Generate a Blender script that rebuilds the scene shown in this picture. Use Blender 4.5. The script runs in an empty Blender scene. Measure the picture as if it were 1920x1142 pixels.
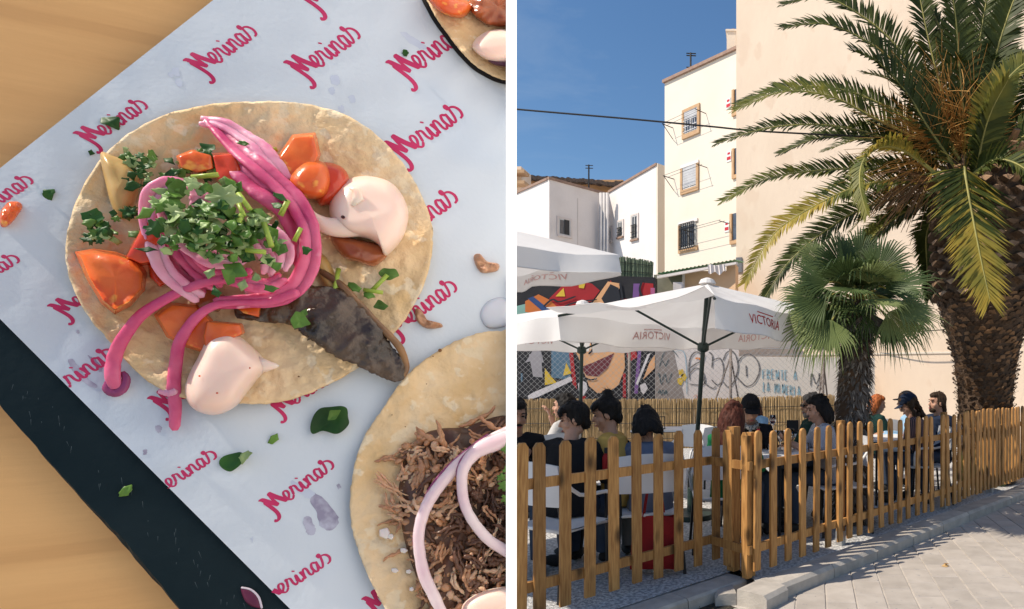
import bpy, bmesh, math, random
from mathutils import Vector, Matrix, noise
random.seed(7)
R = math.radians
SC = bpy.context.scene
COL = SC.collection
# ------------------------------------------------------------------ camera, sky, sun, exposure
EYE = 1.38
FPX = 1149.0           # focal length in pixels of the 1920 px wide photograph
PU, PV = 1443.0, 718.0
cam = bpy.data.cameras.new('camera')
cam.sensor_width = 36.0
cam.lens = FPX / 1920 * 36.0
cam.shift_x = -(PU - 960) / 1920
cam.shift_y = (PV - 571) / 1920
cam.clip_start = 0.01
cam.clip_end = 3000
camo = bpy.data.objects.new('camera', cam)
COL.objects.link(camo)
camo.location = (0, 0, EYE)
camo.rotation_euler = (R(90), 0, 0)
SC.camera = camo
SUN = Vector((-0.93, -0.37, 0)).normalized() * math.cos(R(51)) + Vector((0, 0, math.sin(R(51))))
w = bpy.data.worlds.new('World'); SC.world = w; w.use_nodes = True
nt = w.node_tree; nt.nodes.clear()
out = nt.nodes.new('ShaderNodeOutputWorld'); bg = nt.nodes.new('ShaderNodeBackground')
sky = nt.nodes.new('ShaderNodeTexSky'); sky.sky_type = 'NISHITA'; sky.sun_disc = False
sky.sun_elevation = R(51)
sky.sun_rotation = math.atan2(SUN.x, SUN.y)
sky.air_density = 1.25; sky.dust_density = 0.5; sky.ozone_density = 3.0; sky.altitude = 650
tc = nt.nodes.new('ShaderNodeTexCoord'); mp = nt.nodes.new('ShaderNodeMapping')
mp.inputs['Scale'].default_value = (1.6, 1.6, 5.0); mp.inputs['Rotation'].default_value = (0.25, 0.5, 0.3)
nz = nt.nodes.new('ShaderNodeTexNoise'); nz.inputs['Scale'].default_value = 1.3; nz.inputs['Detail'].default_value = 9
nz.inputs['Roughness'].default_value = .55; nz.inputs['Distortion'].default_value = .6
cr = nt.nodes.new('ShaderNodeMapRange'); cr.inputs[1].default_value = .48; cr.inputs[2].default_value = .85
cr.inputs[3].default_value = 0; cr.inputs[4].default_value = .42
mx = nt.nodes.new('ShaderNodeMix'); mx.data_type = 'RGBA'; mx.inputs[7].default_value = (5.2, 5.8, 6.4, 1)
bg.inputs['Strength'].default_value = 0.10
nt.links.new(tc.outputs['Generated'], mp.inputs[0]); nt.links.new(mp.outputs[0], nz.inputs[0])
nt.links.new(nz.outputs[0], cr.inputs[0]); nt.links.new(cr.outputs[0], mx.inputs[0])
hs0 = nt.nodes.new('ShaderNodeHueSaturation'); hs0.inputs['Saturation'].default_value = 1.15; hs0.inputs['Value'].default_value = 1.1; nt.links.new(sky.outputs[0], hs0.inputs['Color']); nt.links.new(hs0.outputs[0], mx.inputs[6]); nt.links.new(mx.outputs[2], bg.inputs[0])
nt.links.new(bg.outputs[0], out.inputs[0])
sl = bpy.data.lights.new('sun', 'SUN'); sl.energy = 4.8; sl.angle = R(.5); sl.color = (1, .90, .76)
so = bpy.data.objects.new('sun', sl); COL.objects.link(so)
so.rotation_euler = SUN.to_track_quat('Z', 'Y').to_euler(); so.location = (-20, -8, 30)
SC.view_settings.view_transform = 'Standard'; SC.view_settings.look = 'None'
SC.view_settings.exposure = 0.24; SC.view_settings.gamma = 1; SC.view_settings.use_curve_mapping = False
SC.render.engine = 'CYCLES'
SC.cycles.max_bounces = 8; SC.cycles.transparent_max_bounces = 12
# ------------------------------------------------------------------ helpers
def V(*a): return Vector(a)
def P(u, v, Y):
    """the place at depth Y that the photograph shows at pixel u, v"""
    return Vector(((u - PU) / FPX * Y, Y, EYE - (v - PV) / FPX * Y))
MATS = {}
def M(name, c1, c2=None, scale=5.0, rough=.8, bump=0.0, bscale=None, detail=6, stretch=(1, 1, 1), rnd=0.0,
      sss=0.0, trl=0.0, spec=.35, dist=0.0, lo=.35, hi=.65, c3=None, s3=40.0, t3=.62, metal=0, coat=0, bdist=.02, sssr=(1,.4,.25), ssss=.004):
    if name in MATS: return MATS[name]
    m = bpy.data.materials.new(name); m.use_nodes = True; n = m.node_tree; b = n.nodes['Principled BSDF']
    L = n.links.new
    b.inputs['Roughness'].default_value = rough; b.inputs['Specular IOR Level'].default_value = spec
    b.inputs['Metallic'].default_value = metal; b.inputs['Coat Weight'].default_value = coat
    if coat: b.inputs['Coat Roughness'].default_value = .12
    t = n.nodes.new('ShaderNodeTexCoord'); mpp = n.nodes.new('ShaderNodeMapping'); L(t.outputs['Object'], mpp.inputs[0])
    mpp.inputs['Scale'].default_value = stretch
    oi = n.nodes.new('ShaderNodeObjectInfo')
    ofs = n.nodes.new('ShaderNodeVectorMath'); ofs.operation = 'SCALE'; ofs.inputs['Scale'].default_value = 13.7
    cmb = n.nodes.new('ShaderNodeCombineXYZ'); L(oi.outputs['Random'], cmb.inputs[0]); L(oi.outputs['Random'], cmb.inputs[2]); L(cmb.outputs[0], ofs.inputs[0])
    if rnd: L(ofs.outputs[0], mpp.inputs['Location'])
    colour = None
    if c2 is None: c2 = tuple(x * .82 for x in c1)
    ns = n.nodes.new('ShaderNodeTexNoise'); ns.inputs['Scale'].default_value = scale; ns.inputs['Detail'].default_value = detail
    ns.inputs['Distortion'].default_value = dist; L(mpp.outputs[0], ns.inputs[0])
    mr = n.nodes.new('ShaderNodeMapRange'); mr.inputs[1].default_value = lo; mr.inputs[2].default_value = hi; L(ns.outputs[0], mr.inputs[0])
    mi = n.nodes.new('ShaderNodeMix'); mi.data_type = 'RGBA'; L(mr.outputs[0], mi.inputs[0])
    mi.inputs[6].default_value = (*c1, 1); mi.inputs[7].default_value = (*c2, 1)
    colour = mi.outputs[2]
    if c3 is not None:
        n3 = n.nodes.new('ShaderNodeTexNoise'); n3.inputs['Scale'].default_value = s3; n3.inputs['Detail'].default_value = 3; L(mpp.outputs[0], n3.inputs[0])
        r3 = n.nodes.new('ShaderNodeMapRange'); r3.inputs[1].default_value = t3; r3.inputs[2].default_value = t3 + .06; L(n3.outputs[0], r3.inputs[0])
        m3 = n.nodes.new('ShaderNodeMix'); m3.data_type = 'RGBA'; L(r3.outputs[0], m3.inputs[0]); L(colour, m3.inputs[6]); m3.inputs[7].default_value = (*c3, 1)
        colour = m3.outputs[2]
    if rnd:
        hs = n.nodes.new('ShaderNodeHueSaturation'); rr = n.nodes.new('ShaderNodeMapRange')
        rr.inputs[3].default_value = 1 - rnd; rr.inputs[4].default_value = 1 + rnd; L(oi.outputs['Random'], rr.inputs[0])
        L(rr.outputs[0], hs.inputs['Value']); L(colour, hs.inputs['Color']); colour = hs.outputs[0]
    L(colour, b.inputs['Base Color'])
    if bump:
        nb = n.nodes.new('ShaderNodeTexNoise'); nb.inputs['Scale'].default_value = bscale or scale * 4; nb.inputs['Detail'].default_value = 5; L(mpp.outputs[0], nb.inputs[0])
        bp = n.nodes.new('ShaderNodeBump'); bp.inputs['Strength'].default_value = bump; bp.inputs['Distance'].default_value = bdist; L(nb.outputs[0], bp.inputs['Height'])
        L(bp.outputs[0], b.inputs['Normal'])
    if sss:
        b.inputs['Subsurface Weight'].default_value = sss; b.inputs['Subsurface Radius'].default_value = sssr; b.inputs['Subsurface Scale'].default_value = ssss
    if trl:
        o = n.nodes['Material Output']; tr = n.nodes.new('ShaderNodeBsdfTranslucent'); L(colour, tr.inputs[0])
        ms = n.nodes.new('ShaderNodeMixShader'); ms.inputs[0].default_value = trl; L(b.outputs[0], ms.inputs[1]); L(tr.outputs[0], ms.inputs[2]); L(ms.outputs[0], o.inputs[0])
    MATS[name] = m
    return m
def glassmat(name, col=(1, 1, 1), rough=.02):
    m = bpy.data.materials.new(name); m.use_nodes = True; b = m.node_tree.nodes['Principled BSDF']
    b.inputs['Base Color'].default_value = (*col, 1); b.inputs['Transmission Weight'].default_value = 1; b.inputs['Roughness'].default_value = rough
    return m
ORG = {}
def tag(o, label=None, cat=None, group=None, kind=None):
    if label: o['label'] = label
    if cat: o['category'] = cat
    if group: o['group'] = group
    if kind: o['kind'] = kind
    return o
def thing(name, label, cat, loc=(0, 0, 0), group=None, rz=0, kind=None):
    o = bpy.data.objects.new(name, None); COL.objects.link(o); o.location = loc; o.rotation_euler[2] = rz
    o.empty_display_size = .1; ORG[o.name] = Vector(loc)
    if kind: o['kind'] = kind; return o
    return tag(o, label, cat, group)
class MB:
    def __init__(s): s.v = []; s.f = []
    def add(s, vs, fs):
        k = len(s.v); s.v += [Vector(x) for x in vs]; s.f += [tuple(i + k for i in f) for f in fs]; return s
    def box(s, c, d, rz=0, m=None):
        c = Vector(c); hx, hy, hz = d[0] / 2, d[1] / 2, d[2] / 2; rot = Matrix.Rotation(rz, 3, 'Z') if m is None else m
        vs = [c + rot @ V(x, y, z) for x in (-hx, hx) for y in (-hy, hy) for z in (-hz, hz)]
        return s.add(vs, [(0, 1, 3, 2), (4, 6, 7, 5), (0, 4, 5, 1), (2, 3, 7, 6), (0, 2, 6, 4), (1, 5, 7, 3)])
    def tube(s, pts, rad, n=8, flat=1.0, up=None, cap=True):
        pts = [Vector(p) for p in pts]; k = len(pts)
        if not hasattr(rad, '__len__'): rad = [rad] * k
        rings = []; prev = None
        for i in range(k):
            t = (pts[min(i + 1, k - 1)] - pts[max(i - 1, 0)])
            t = t.normalized() if t.length > 1e-9 else V(0, 0, 1)
            if up is not None: a = t.cross(up)
            elif prev is not None: a = prev - t * prev.dot(t)
            else: a = t.cross(V(0, 0, 1) if abs(t.z) < .9 else V(1, 0, 0))
            if a.length < 1e-6: a = t.orthogonal()
            a.normalize(); prev = a; b = a.cross(t).normalized()
            rings.append([pts[i] + (a * math.cos(2 * math.pi * j / n) + b * math.sin(2 * math.pi * j / n) * flat) * rad[i] for j in range(n)])
        vs = [p for r in rings for p in r]; fs = []
        for i in range(k - 1):
            for j in range(n): fs.append((i * n + j, i * n + (j + 1) % n, (i + 1) * n + (j + 1) % n, (i + 1) * n + j))
        if cap: fs += [tuple(range(n))[::-1], tuple((k - 1) * n + j for j in range(n))]
        return s.add(vs, fs)
    def lathe(s, prof, c=(0, 0, 0), n=16, sx=1, sy=1, cap=True):
        c = Vector(c); k = len(prof)
        vs = [c + V(r * sx * math.cos(2 * math.pi * j / n), r * sy * math.sin(2 * math.pi * j / n), z) for r, z in prof for j in range(n)]; fs = []
        for i in range(k - 1):
            for j in range(n): fs.append((i * n + j, i * n + (j + 1) % n, (i + 1) * n + (j + 1) % n, (i + 1) * n + j))
        if cap: fs += [tuple(range(n))[::-1], tuple((k - 1) * n + j for j in range(n))]
        return s.add(vs, fs)
    def ell(s, c, r, m=None, nu=14, nv=9):
        c = Vector(c); m = m or Matrix.Identity(3); vs = []; fs = []
        for i in range(1, nv):
            a = math.pi * i / nv
            for j in range(nu):
                b = 2 * math.pi * j / nu
                vs.append(c + m @ V(r[0] * math.sin(a) * math.cos(b), r[1] * math.sin(a) * math.sin(b), r[2] * math.cos(a)))
        top = len(vs); vs += [c + m @ V(0, 0, r[2]), c + m @ V(0, 0, -r[2])]
        for i in range(nv - 2):
            for j in range(nu): fs.append((i * nu + j, (i + 1) * nu + j, (i + 1) * nu + (j + 1) % nu, i * nu + (j + 1) % nu))
        for j in range(nu):
            fs.append((top, j, (j + 1) % nu)); fs.append((top + 1, (nv - 2) * nu + (j + 1) % nu, (nv - 2) * nu + j))
        return s.add(vs, fs)
    def prism(s, poly, off):
        k = len(poly); poly = [Vector(p) for p in poly]; off = Vector(off)
        return s.add(poly + [p + off for p in poly], [tuple(range(k)), tuple(range(2 * k - 1, k - 1, -1))] + [(i, i + k, (i + 1) % k + k, (i + 1) % k) for i in range(k)])
    def build(s, name, mat, parent=None, smooth=False, org=None, fix=True):
        me = bpy.data.meshes.new(name); o = bpy.data.objects.new(name, me); COL.objects.link(o)
        if parent is not None:
            o.parent = parent; og = ORG[parent.name]
        else:
            if org is None:
                xs = [p.x for p in s.v]; ys = [p.y for p in s.v]; org = ((min(xs) + max(xs)) / 2, (min(ys) + max(ys)) / 2, min(p.z for p in s.v))
            og = Vector(org); o.location = og
        ORG[o.name] = og
        me.from_pydata([p - og for p in s.v], [], s.f)
        if fix:
            bm = bmesh.new(); bm.from_mesh(me); bmesh.ops.recalc_face_normals(bm, faces=bm.faces); bm.to_mesh(me); bm.free()
        if smooth: me.polygons.foreach_set('use_smooth', [True] * len(me.polygons))
        me.materials.append(mat); me.update()
        return o
def dup(o, parent=None, loc=None, rz=None, label=None):
    c = o.copy(); COL.objects.link(c)
    if parent is not None: c.parent = parent
    if loc is not None: c.location = loc
    if rz is not None: c.rotation_euler[2] = rz
    if label: c['label'] = label
    for ch in list(o.children): dup(ch, c)
    return c
def spline(pts, n):
    pts = [Vector(p) for p in pts]; k = len(pts) - 1; out = []
    for i in range(n + 1):
        t = i / n * k; j = min(int(t), k - 1); f = t - j
        p0 = pts[max(j - 1, 0)]; p1 = pts[j]; p2 = pts[j + 1]; p3 = pts[min(j + 2, k)]
        out.append(.5 * ((2 * p1) + (p2 - p0) * f + (2 * p0 - 5 * p1 + 4 * p2 - p3) * f * f + (3 * p1 - p0 - 3 * p2 + p3) * f ** 3))
    return out
def lerp(a, b, t): return a + (b - a) * t
def textverts(body, size=1.0):
    cu = bpy.data.curves.new('t', 'FONT'); cu.body = body; cu.size = size; cu.resolution_u = 2
    o = bpy.data.objects.new('t', cu); COL.objects.link(o)
    dg = bpy.context.evaluated_depsgraph_get(); dg.update(); me = o.evaluated_get(dg).to_mesh()
    vs = [v.co.copy() for v in me.vertices]; fs = [tuple(p.vertices) for p in me.polygons]
    bpy.data.objects.remove(o); bpy.data.curves.remove(cu)
    x0 = min(p.x for p in vs); x1 = max(p.x for p in vs); y0 = min(p.y for p in vs); y1 = max(p.y for p in vs)
    return [((p.x - x0) / (x1 - x0), (p.y - y0) / (y1 - y0)) for p in vs], fs
def ribbon(mb, pts, wd, f):
    """2D stroke of width wd through pts, mapped by f(x, y) to 3D"""
    sp = spline([V(p[0], p[1], 0) for p in pts], max(4, len(pts) * 4)); a = []; k = len(sp)
    for i, p in enumerate(sp):
        t = (sp[min(i + 1, k - 1)] - sp[max(i - 1, 0)]).normalized(); n = V(-t.y, t.x, 0)
        ww = wd * (.6 + .4 * abs(t.y)) / 2 * (1 if 0 < i < k - 1 else .5)
        a.append((f(p.x + n.x * ww, p.y + n.y * ww), f(p.x - n.x * ww, p.y - n.y * ww)))
    vs = [q for pr in a for q in pr]
    mb.add(vs, [(2 * i, 2 * i + 1, 2 * i + 3, 2 * i + 2) for i in range(k - 1)])
# ================================================================== THE STREET SIDE: ground, kerb, paving
PZ = -0.09                                  # pavement level; the gravel yard is z = 0
FD = V(.657, .754, 0).normalized(); FN = V(FD.y, -FD.x, 0)   # along the fence, towards the street
m_gravel = M('gravel', (.62, .61, .60), (.30, .30, .30), scale=38, bump=.9, bscale=55, bdist=.03, lo=.42, hi=.58, c3=(.14, .14, .14), s3=60, t3=.64)
m_street = M('old_paving_bed', (.50, .46, .41), (.42, .38, .34), scale=9, bump=.5, bscale=80)
m_paver = M('paver_concrete', (.43, .385, .34), (.36, .32, .28), scale=7, bump=.35, bscale=120, rnd=.09, c3=(.28, .26, .25), s3=26, t3=.66, bdist=.004)
m_kerb = M('kerb_concrete', (.44, .40, .35), (.33, .30, .265), scale=9, bump=.6, bscale=90, rnd=.08, bdist=.006)
m_soil = M('soil', (.06, .05, .035), (.02, .02, .018), scale=30, bump=1, bscale=60)
KL = [V(-1.9, 2.55, 0), V(-.42, 4.02, 0), V(-.1, 4.12, 0)]     # outer kerb line, corrected below
# kerb 2 follows the fence line, 0.30 m in front of it
F2A = V(-.11, 4.29, 0); F1B = V(-.404, 4.59, 0); F1A = F1B - FD * 2.6
gb = MB()
def yard_edge(t): return F2A + FN * .05 + FD * t
g0 = [F1A - FD * 3 + FN * .16, F1B + FN * .16 + FD * .08, F2A + FN * .05 - FD * .02, yard_edge(60)]
gb.add([*g0, V(60, 120, 0), V(-60, 120, 0), V(-60, -2, 0)], [(0, 1, 2, 3, 4, 5, 6)])
o = gb.build('gravel_ground', m_gravel); o['kind'] = 'structure'
sb = MB().add([V(-900, -900, PZ - .004), V(900, -900, PZ - .035), V(900, 1500, PZ - .004), V(-900, 1500, PZ - .004)], [(0, 1, 2, 3)])
pav = sb.build('pavement', m_street); pav['kind'] = 'structure'
# pavers
pvl, pvd = .30, .198
ang = R(-4)
cx = Matrix.Rotation(ang, 3, 'Z')
cells = []
for j in range(-4, 40):
    for i in range(-6, 34):
        c = V(i * .203, j * .303 + (.15 if i % 2 else 0), 0); c = cx @ c + V(-1.0, 3.3, PZ)
        # keep those on the street side of the kerbs
        d2 = (c - F2A).dot(FN); d1 = (c - F1B).dot(FN)
        if c.x > -.35 and d2 < .10: continue
        if c.x <= -.35 and d1 < .50: continue
        if c.y > 13: continue
        px = (c.x / c.y * FPX + PU, PV + (EYE - c.z) / c.y * FPX) if c.y > .5 else (9e9, 0)
        vis = 960 < px[0] < 1990 and px[1] < 1190
        if not vis: continue
        cells.append(c)
cells.sort(key=lambda c: c.y)
pb = MB().box((0, 0, 0), (pvd, .298, .05)); 
proto = None; rest = MB()
def paver_mesh():
    b = MB(); x, y, h = pvd / 2, .149, .02
    b.add([V(-x, -y, -h), V(x, -y, -h), V(x, y, -h), V(-x, y, -h), V(-x, -y, h - .006), V(x, -y, h - .006), V(x, y, h - .006), V(-x, y, h - .006),
           V(-x + .005, -y + .005, h), V(x - .005, -y + .005, h), V(x - .005, y - .005, h), V(-x + .005, y - .005, h)],
          [(0, 1, 5, 4), (1, 2, 6, 5), (2, 3, 7, 6), (3, 0, 4, 7), (4, 5, 9, 8), (5, 6, 10, 9), (6, 7, 11, 10), (7, 4, 8, 11), (8, 9, 10, 11)])
    return b
for k, c in enumerate(cells):
    z = -.02 + random.uniform(-.0015, .0015)
    if k < 290:
        if proto is None:
            pb = paver_mesh(); me = pb.build('paver', m_paver, org=(0, 0, 0)); proto = me; q = me
        else: q = proto.copy(); COL.objects.link(q)
        q.parent = pav; q.location = c + V(0, 0, z) - ORG[pav.name]
        q.rotation_euler = (random.uniform(-.008, .008), random.uniform(-.008, .008), ang + random.uniform(-.006, .006))
    else:
        pm = paver_mesh(); rm = Matrix.Rotation(ang, 3, 'Z'); rest.add([rm @ p + c + V(0, 0, z) for p in pm.v], pm.f)
if rest.v:
    o = rest.build('pavers_farther_off', m_paver, pav); o['kind'] = 'stuff'
# kerbs: individual stones with a chamfered street edge
kerb = thing('kerb', '', '', loc=(0, 0, 0), kind='structure')
def kerbstone(a, b, wdt, top, chamfer=.03, flip=1):
    a = Vector(a); b = Vector(b); d = (b - a).normalized(); n = V(d.y, -d.x, 0) * flip; zb = PZ - .06
    a = a + d * .004; b = b - d * .004
    prof = [(0, zb), (wdt, zb), (wdt, top - chamfer), (wdt - chamfer * .8, top - .004), (wdt * .5, top), (0, top - .003)]
    A = [a + n * p[0] + V(0, 0, p[1] + 0) for p in prof]
    return MB().prism(A, b - a).build('kerb_stone', m_kerb, kerb)
t = .02
s0 = F2A + FN * .035
k = 0
while t < 11:
    L = .62
    kerbstone(s0 + FD * t, s0 + FD * (t + L), .20, .012 + random.uniform(-.004, .004)); t += L
s1 = F1B + FN * .14
t = -.02
while t > -3.4:
    kerbstone(s1 + FD * (t - .55), s1 + FD * t, .20, -.004 + random.uniform(-.003, .003), .02); t -= .55
# corner stones that turn round the tree pit
c0 = s0 + FD * .02
kerbstone(c0 - FD * .26 + FN * .03, c0, .24, .012)
kerbstone(s1 - FD * .02, c0 - FD * .26 + FN * .03, .14, -.015)
pit = MB().add([V(-1.0, 3.45, PZ - .004), V(-.12, 3.92, PZ - .004), V(-.42, 4.22, PZ - .004), V(-1.15, 3.68, PZ - .004)], [(0, 1, 2, 3)]).build('tree_pit_soil', m_soil); pit['kind'] = 'structure'
def lvs(mb, c, n, r, s):
    for i in range(n):
        p = Vector(c) + V(random.gauss(0, r), random.gauss(0, r), random.uniform(0, .02)); a = random.uniform(0, 6.28); l = random.uniform(.5, 1) * s
        d = V(math.cos(a), math.sin(a), random.uniform(-.1, .5)) * l; e = V(-math.sin(a), math.cos(a), random.uniform(-.2, .2)) * l * .35
        mb.add([p - d, p + e, p + d, p - e], [(0, 1, 2, 3)])
mb = MB(); lvs(mb, (-.55, 3.85, PZ), 90, .13, .018); o = mb.build('fallen_leaf_litter', M('dead_leaf', (.16, .1, .04), (.06, .05, .02), scale=30, rnd=.1)); tag(o, kind='stuff')
mb = MB(); pc = V((1773 - PU) / FPX * 4.9, 4.9, PZ)
mb.add([pc + V(-.035, 0, .004), pc + V(0, .025, .02), pc + V(.03, .005, .008), pc + V(.0, -.022, .004)], [(0, 1, 2), (0, 2, 3)])
mb.add([pc + V(-.02, 0, .03), pc + V(.01, .02, .012), pc + V(.025, -.01, .03)], [(0, 1, 2)])
tag(mb.build('dry_leaf', M('tan_leaf', (.55, .35, .15), scale=20)), 'curled dry tan leaf lying alone on the sunlit pavers', 'leaf')
# ================================================================== picket fence
m_pick = M('stained_pine', (.47, .245, .08), (.27, .12, .035), scale=9, stretch=(9, 9, .8), rough=.6, bump=.25, bscale=40, rnd=.24, lo=.34, hi=.70, spec=.25, bdist=.003)
def add_knots(m):
    n = m.node_tree; L = n.links.new; b = n.nodes['Principled BSDF']; src = b.inputs['Base Color'].links[0].from_socket
    t = n.nodes.new('ShaderNodeTexCoord'); mp_ = n.nodes.new('ShaderNodeMapping'); mp_.inputs['Scale'].default_value = (8.5, 8.5, 4.2)
    oi = n.nodes.new('ShaderNodeObjectInfo'); cb = n.nodes.new('ShaderNodeCombineXYZ'); mu = n.nodes.new('ShaderNodeMath'); mu.operation = 'MULTIPLY'; mu.inputs[1].default_value = 31.0
    L(oi.outputs['Random'], mu.inputs[0]); L(mu.outputs[0], cb.inputs[2]); L(mu.outputs[0], cb.inputs[0]); L(cb.outputs[0], mp_.inputs['Location'])
    L(t.outputs['Object'], mp_.inputs[0]); vo = n.nodes.new('ShaderNodeTexVoronoi'); vo.inputs['Scale'].default_value = 1; L(mp_.outputs[0], vo.inputs[0])
    r = n.nodes.new('ShaderNodeMapRange'); r.inputs[1].default_value = .10; r.inputs[2].default_value = .32; r.inputs[3].default_value = .85; r.inputs[4].default_value = 0; L(vo.outputs['Distance'], r.inputs[0])
    x = n.nodes.new('ShaderNodeMix'); x.data_type = 'RGBA'; L(r.outputs[0], x.inputs[0]); L(src, x.inputs[6]); x.inputs[7].default_value = (.055, .028, .010, 1); L(x.outputs[2], b.inputs['Base Color'])
add_knots(m_pick)
m_steel = M('galvanised_steel', (.5, .5, .5), (.38, .38, .38), scale=12, rough=.45, metal=.6)
def picket_mb(wd=.074, th=.02, z0=0.055, z1=1.04, shape='arch'):
    if shape == 'clip': pr = [(-wd / 2, z0), (wd / 2, z0), (wd / 2, z1 - .028), (wd / 2 - .02, z1), (-wd / 2 + .02, z1), (-wd / 2, z1 - .028)]
    else:
        pr = [(-wd / 2, z0), (wd / 2, z0), (wd / 2, z1 - .045)]
        for k in range(1, 6): a = math.pi * k / 6; pr.append((wd / 2 * math.cos(a) * 1.0, z1 - .045 + .045 * math.sin(a) ** .8))
        pr.append((-wd / 2, z1 - .045))
    b = MB(); e = .003; k = len(pr); cxm = 0
    A = [V(x, th / 2, z) for x, z in pr]; B = [V(x, -th / 2 + e, z) for x, z in pr]; C_ = [V(x * (1 - .003 / (wd / 2)), -th / 2, z if z < .5 else z - .002) for x, z in pr]
    b.add(A + B + C_, [tuple(range(k)), tuple(range(3 * k - 1, 2 * k - 1, -1))] + [(i, i + k, (i + 1) % k + k, (i + 1) % k) for i in range(k)] + [(i + k, i + 2 * k, (i + 1) % k + 2 * k, (i + 1) % k + k) for i in range(k)])
    return b
pk = {}
def put_picket(par, pos, ang_, kind, wd=.074):
    key = (kind, wd)
    if key not in pk:
        o = picket_mb(wd, shape=kind).build('picket', m_pick, org=(0, 0, 0)); pk[key] = o
    else: o = pk[key].copy(); COL.objects.link(o)
    o.parent = par; o.location = Vector(pos) - ORG[par.name] + V(0, 0, random.uniform(-.011, .011)); o.rotation_euler = (random.uniform(-.012, .012), random.uniform(-.012, .012), ang_ + random.uniform(-.02, .02))
    return o
FA = math.atan2(FD.y, FD.x)
fence1 = thing('picket_fence', 'short run of stained picket fence with clipped corner tops at the left, in umbrella shade', 'fence', F1B)
us1 = [975, 1012, 1060, 1106, 1152, 1195, 1235, 1273, 1309, 1343]
for u in us1:
    k = (u - PU) / FPX; t = (F1B.x - k * F1B.y) / (k * FD.y - FD.x); put_picket(fence1, F1B + FD * t, FA, 'clip', .072)
def rail(par, a, b, z, h=.06, th=.028, back=.026, nrm=FN):
    a = Vector(a) - nrm * back; b = Vector(b) - nrm * back; d = b - a
    return MB().box((a + b) / 2 + V(0, 0, z), (d.length, th, h), math.atan2(d.y, d.x)).build('rail', m_pick, par)
for z in (.21, .80): rail(fence1, F1B - FD * 2.3, F1B + FD * .03, z)
def post(par, p, w_=.07, h=1.05):
    return MB().box(Vector(p) + V(0, 0, h / 2 + .01), (w_, w_, h), FA).build('post', m_pick, par)
post(fence1, F1B - FD * 1.79 - FN * .075 )
gatej = thing('picket_gate', 'narrow return panel of two pickets joining the two fence runs, sunlit on its left face', 'fence panel', (F1B + F2A) / 2)
JD = (F2A - F1B).normalized(); JN = V(-FD.x, -FD.y, 0)
pa = P(1366, 1065, 1.34 * FPX / (1065 - PV)); pa.z = 0
post(gatej, pa + FD * .05 + V(.0, .02, 0), .07)
put_picket(gatej, pa, math.atan2(JD.y, JD.x), 'clip', .1)
pb_ = P(1397, 1075, 1.34 * FPX / (1075 - PV)); pb_.z = 0
post(gatej, pb_ + FD * .06, .045, 1.02)
put_picket(gatej, pb_ + V(0, -.002, 0), math.atan2(JD.y, JD.x), 'clip', .066)
for z in (.21, .80): rail(gatej, F1B, F2A, z, nrm=JN, back=-.03)
fence2 = thing('picket_fence', 'long run of stained picket fence with rounded tops along the sunny kerb', 'fence', F2A)
us2 = [1419, 1450, 1478, 1505, 1530, 1553, 1575, 1593, 1612, 1633, 1653, 1671, 1687, 1703, 1720, 1734, 1748, 1767, 1778, 1790, 1799]
def at_u(u, base=F2A):
    k = (u - PU) / FPX; t = (base.x - k * base.y) / (k * FD.y - FD.x); return base + FD * t, t
lt = 0
for u in us2:
    p, lt = at_u(u); put_picket(fence2, p, FA, 'arch', .068)
t = lt + .13
while t < 13:
    put_picket(fence2, F2A + FD * t + V(0, 0, .02), FA, 'arch', .068); t += .118
for a, b in ((0, lt), (lt + .05, 13)):
    for z in (.21, .80): rail(fence2, F2A + FD * a, F2A + FD * b, z + (0.02 if a else 0))
for u in (1590, 1782, 1868):
    p, t = at_u(u); post(fence2, p - FN * .075, .055)
    MB().box(p - FN * .075 + V(0, 0, .05), (.062, .062, .14), FA).build('post_shoe', m_steel, fence2)
p, t = at_u(1405); post(fence2, p - FN * .05 + FD * .03, .05, 1.0)
# ================================================================== buildings
m_cream = M('cream_render', (.83, .67, .52), (.775, .615, .47), scale=.9, detail=10, bump=.3, bscale=9, rough=.9, stretch=(1, 1, .55), c3=(.77, .60, .455), s3=1.9, t3=.60, lo=.4, hi=.7)
m_cream2 = M('cream_render_window_wall', (.80, .71, .60), (.76, .67, .56), scale=.9, bump=.1, bscale=14, rough=.9)
m_white = M('white_render', (.80, .74, .71), (.70, .64, .61), scale=1.3, bump=.15, bscale=12, rough=.9, lo=.45, hi=.8)
m_white2 = M('greyed_render', (.72, .64, .60), (.62, .55, .52), scale=1.6, bump=.15, bscale=12, rough=.9, lo=.45, hi=.8)
m_ochre = M('ochre_trim', (.56, .36, .20), (.48, .30, .17), scale=6)
m_coping = M('terracotta_coping', (.36, .24, .18), (.28, .18, .14), scale=6)
m_alu = M('window_aluminium', (.62, .62, .62), scale=4, rough=.5)
m_dark = M('dark_interior', (.02, .022, .028), (.012, .012, .015), scale=3, rough=.3)
m_pane = M('window_glass', (.05, .06, .08), (.09, .1, .12), scale=2, rough=.06, spec=.9)
m_shut = M('roller_shutter', (.62, .62, .64), scale=3, rough=.6)
m_iron = M('black_iron', (.02, .02, .022), scale=20, rough=.5)
m_brick_or = M('orange_render', (.62, .35, .16), (.5, .28, .13), scale=3)
m_rust = M('rusty_metal', (.16, .08, .05), scale=12)
def wallbox(par, name, a, b, z0, z1, depth, mat):
    """a wall from a to b (plan), its face on the a-b line, thickness going away from the camera side"""
    a = Vector((a[0], a[1], 0)); b = Vector((b[0], b[1], 0)); d = (b - a).normalized(); n = V(-d.y, d.x, 0)
    return MB().prism([a + V(0, 0, z0), b + V(0, 0, z0), b + V(0, 0, z1), a + V(0, 0, z1)], n * depth).build(name, mat, par)
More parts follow.
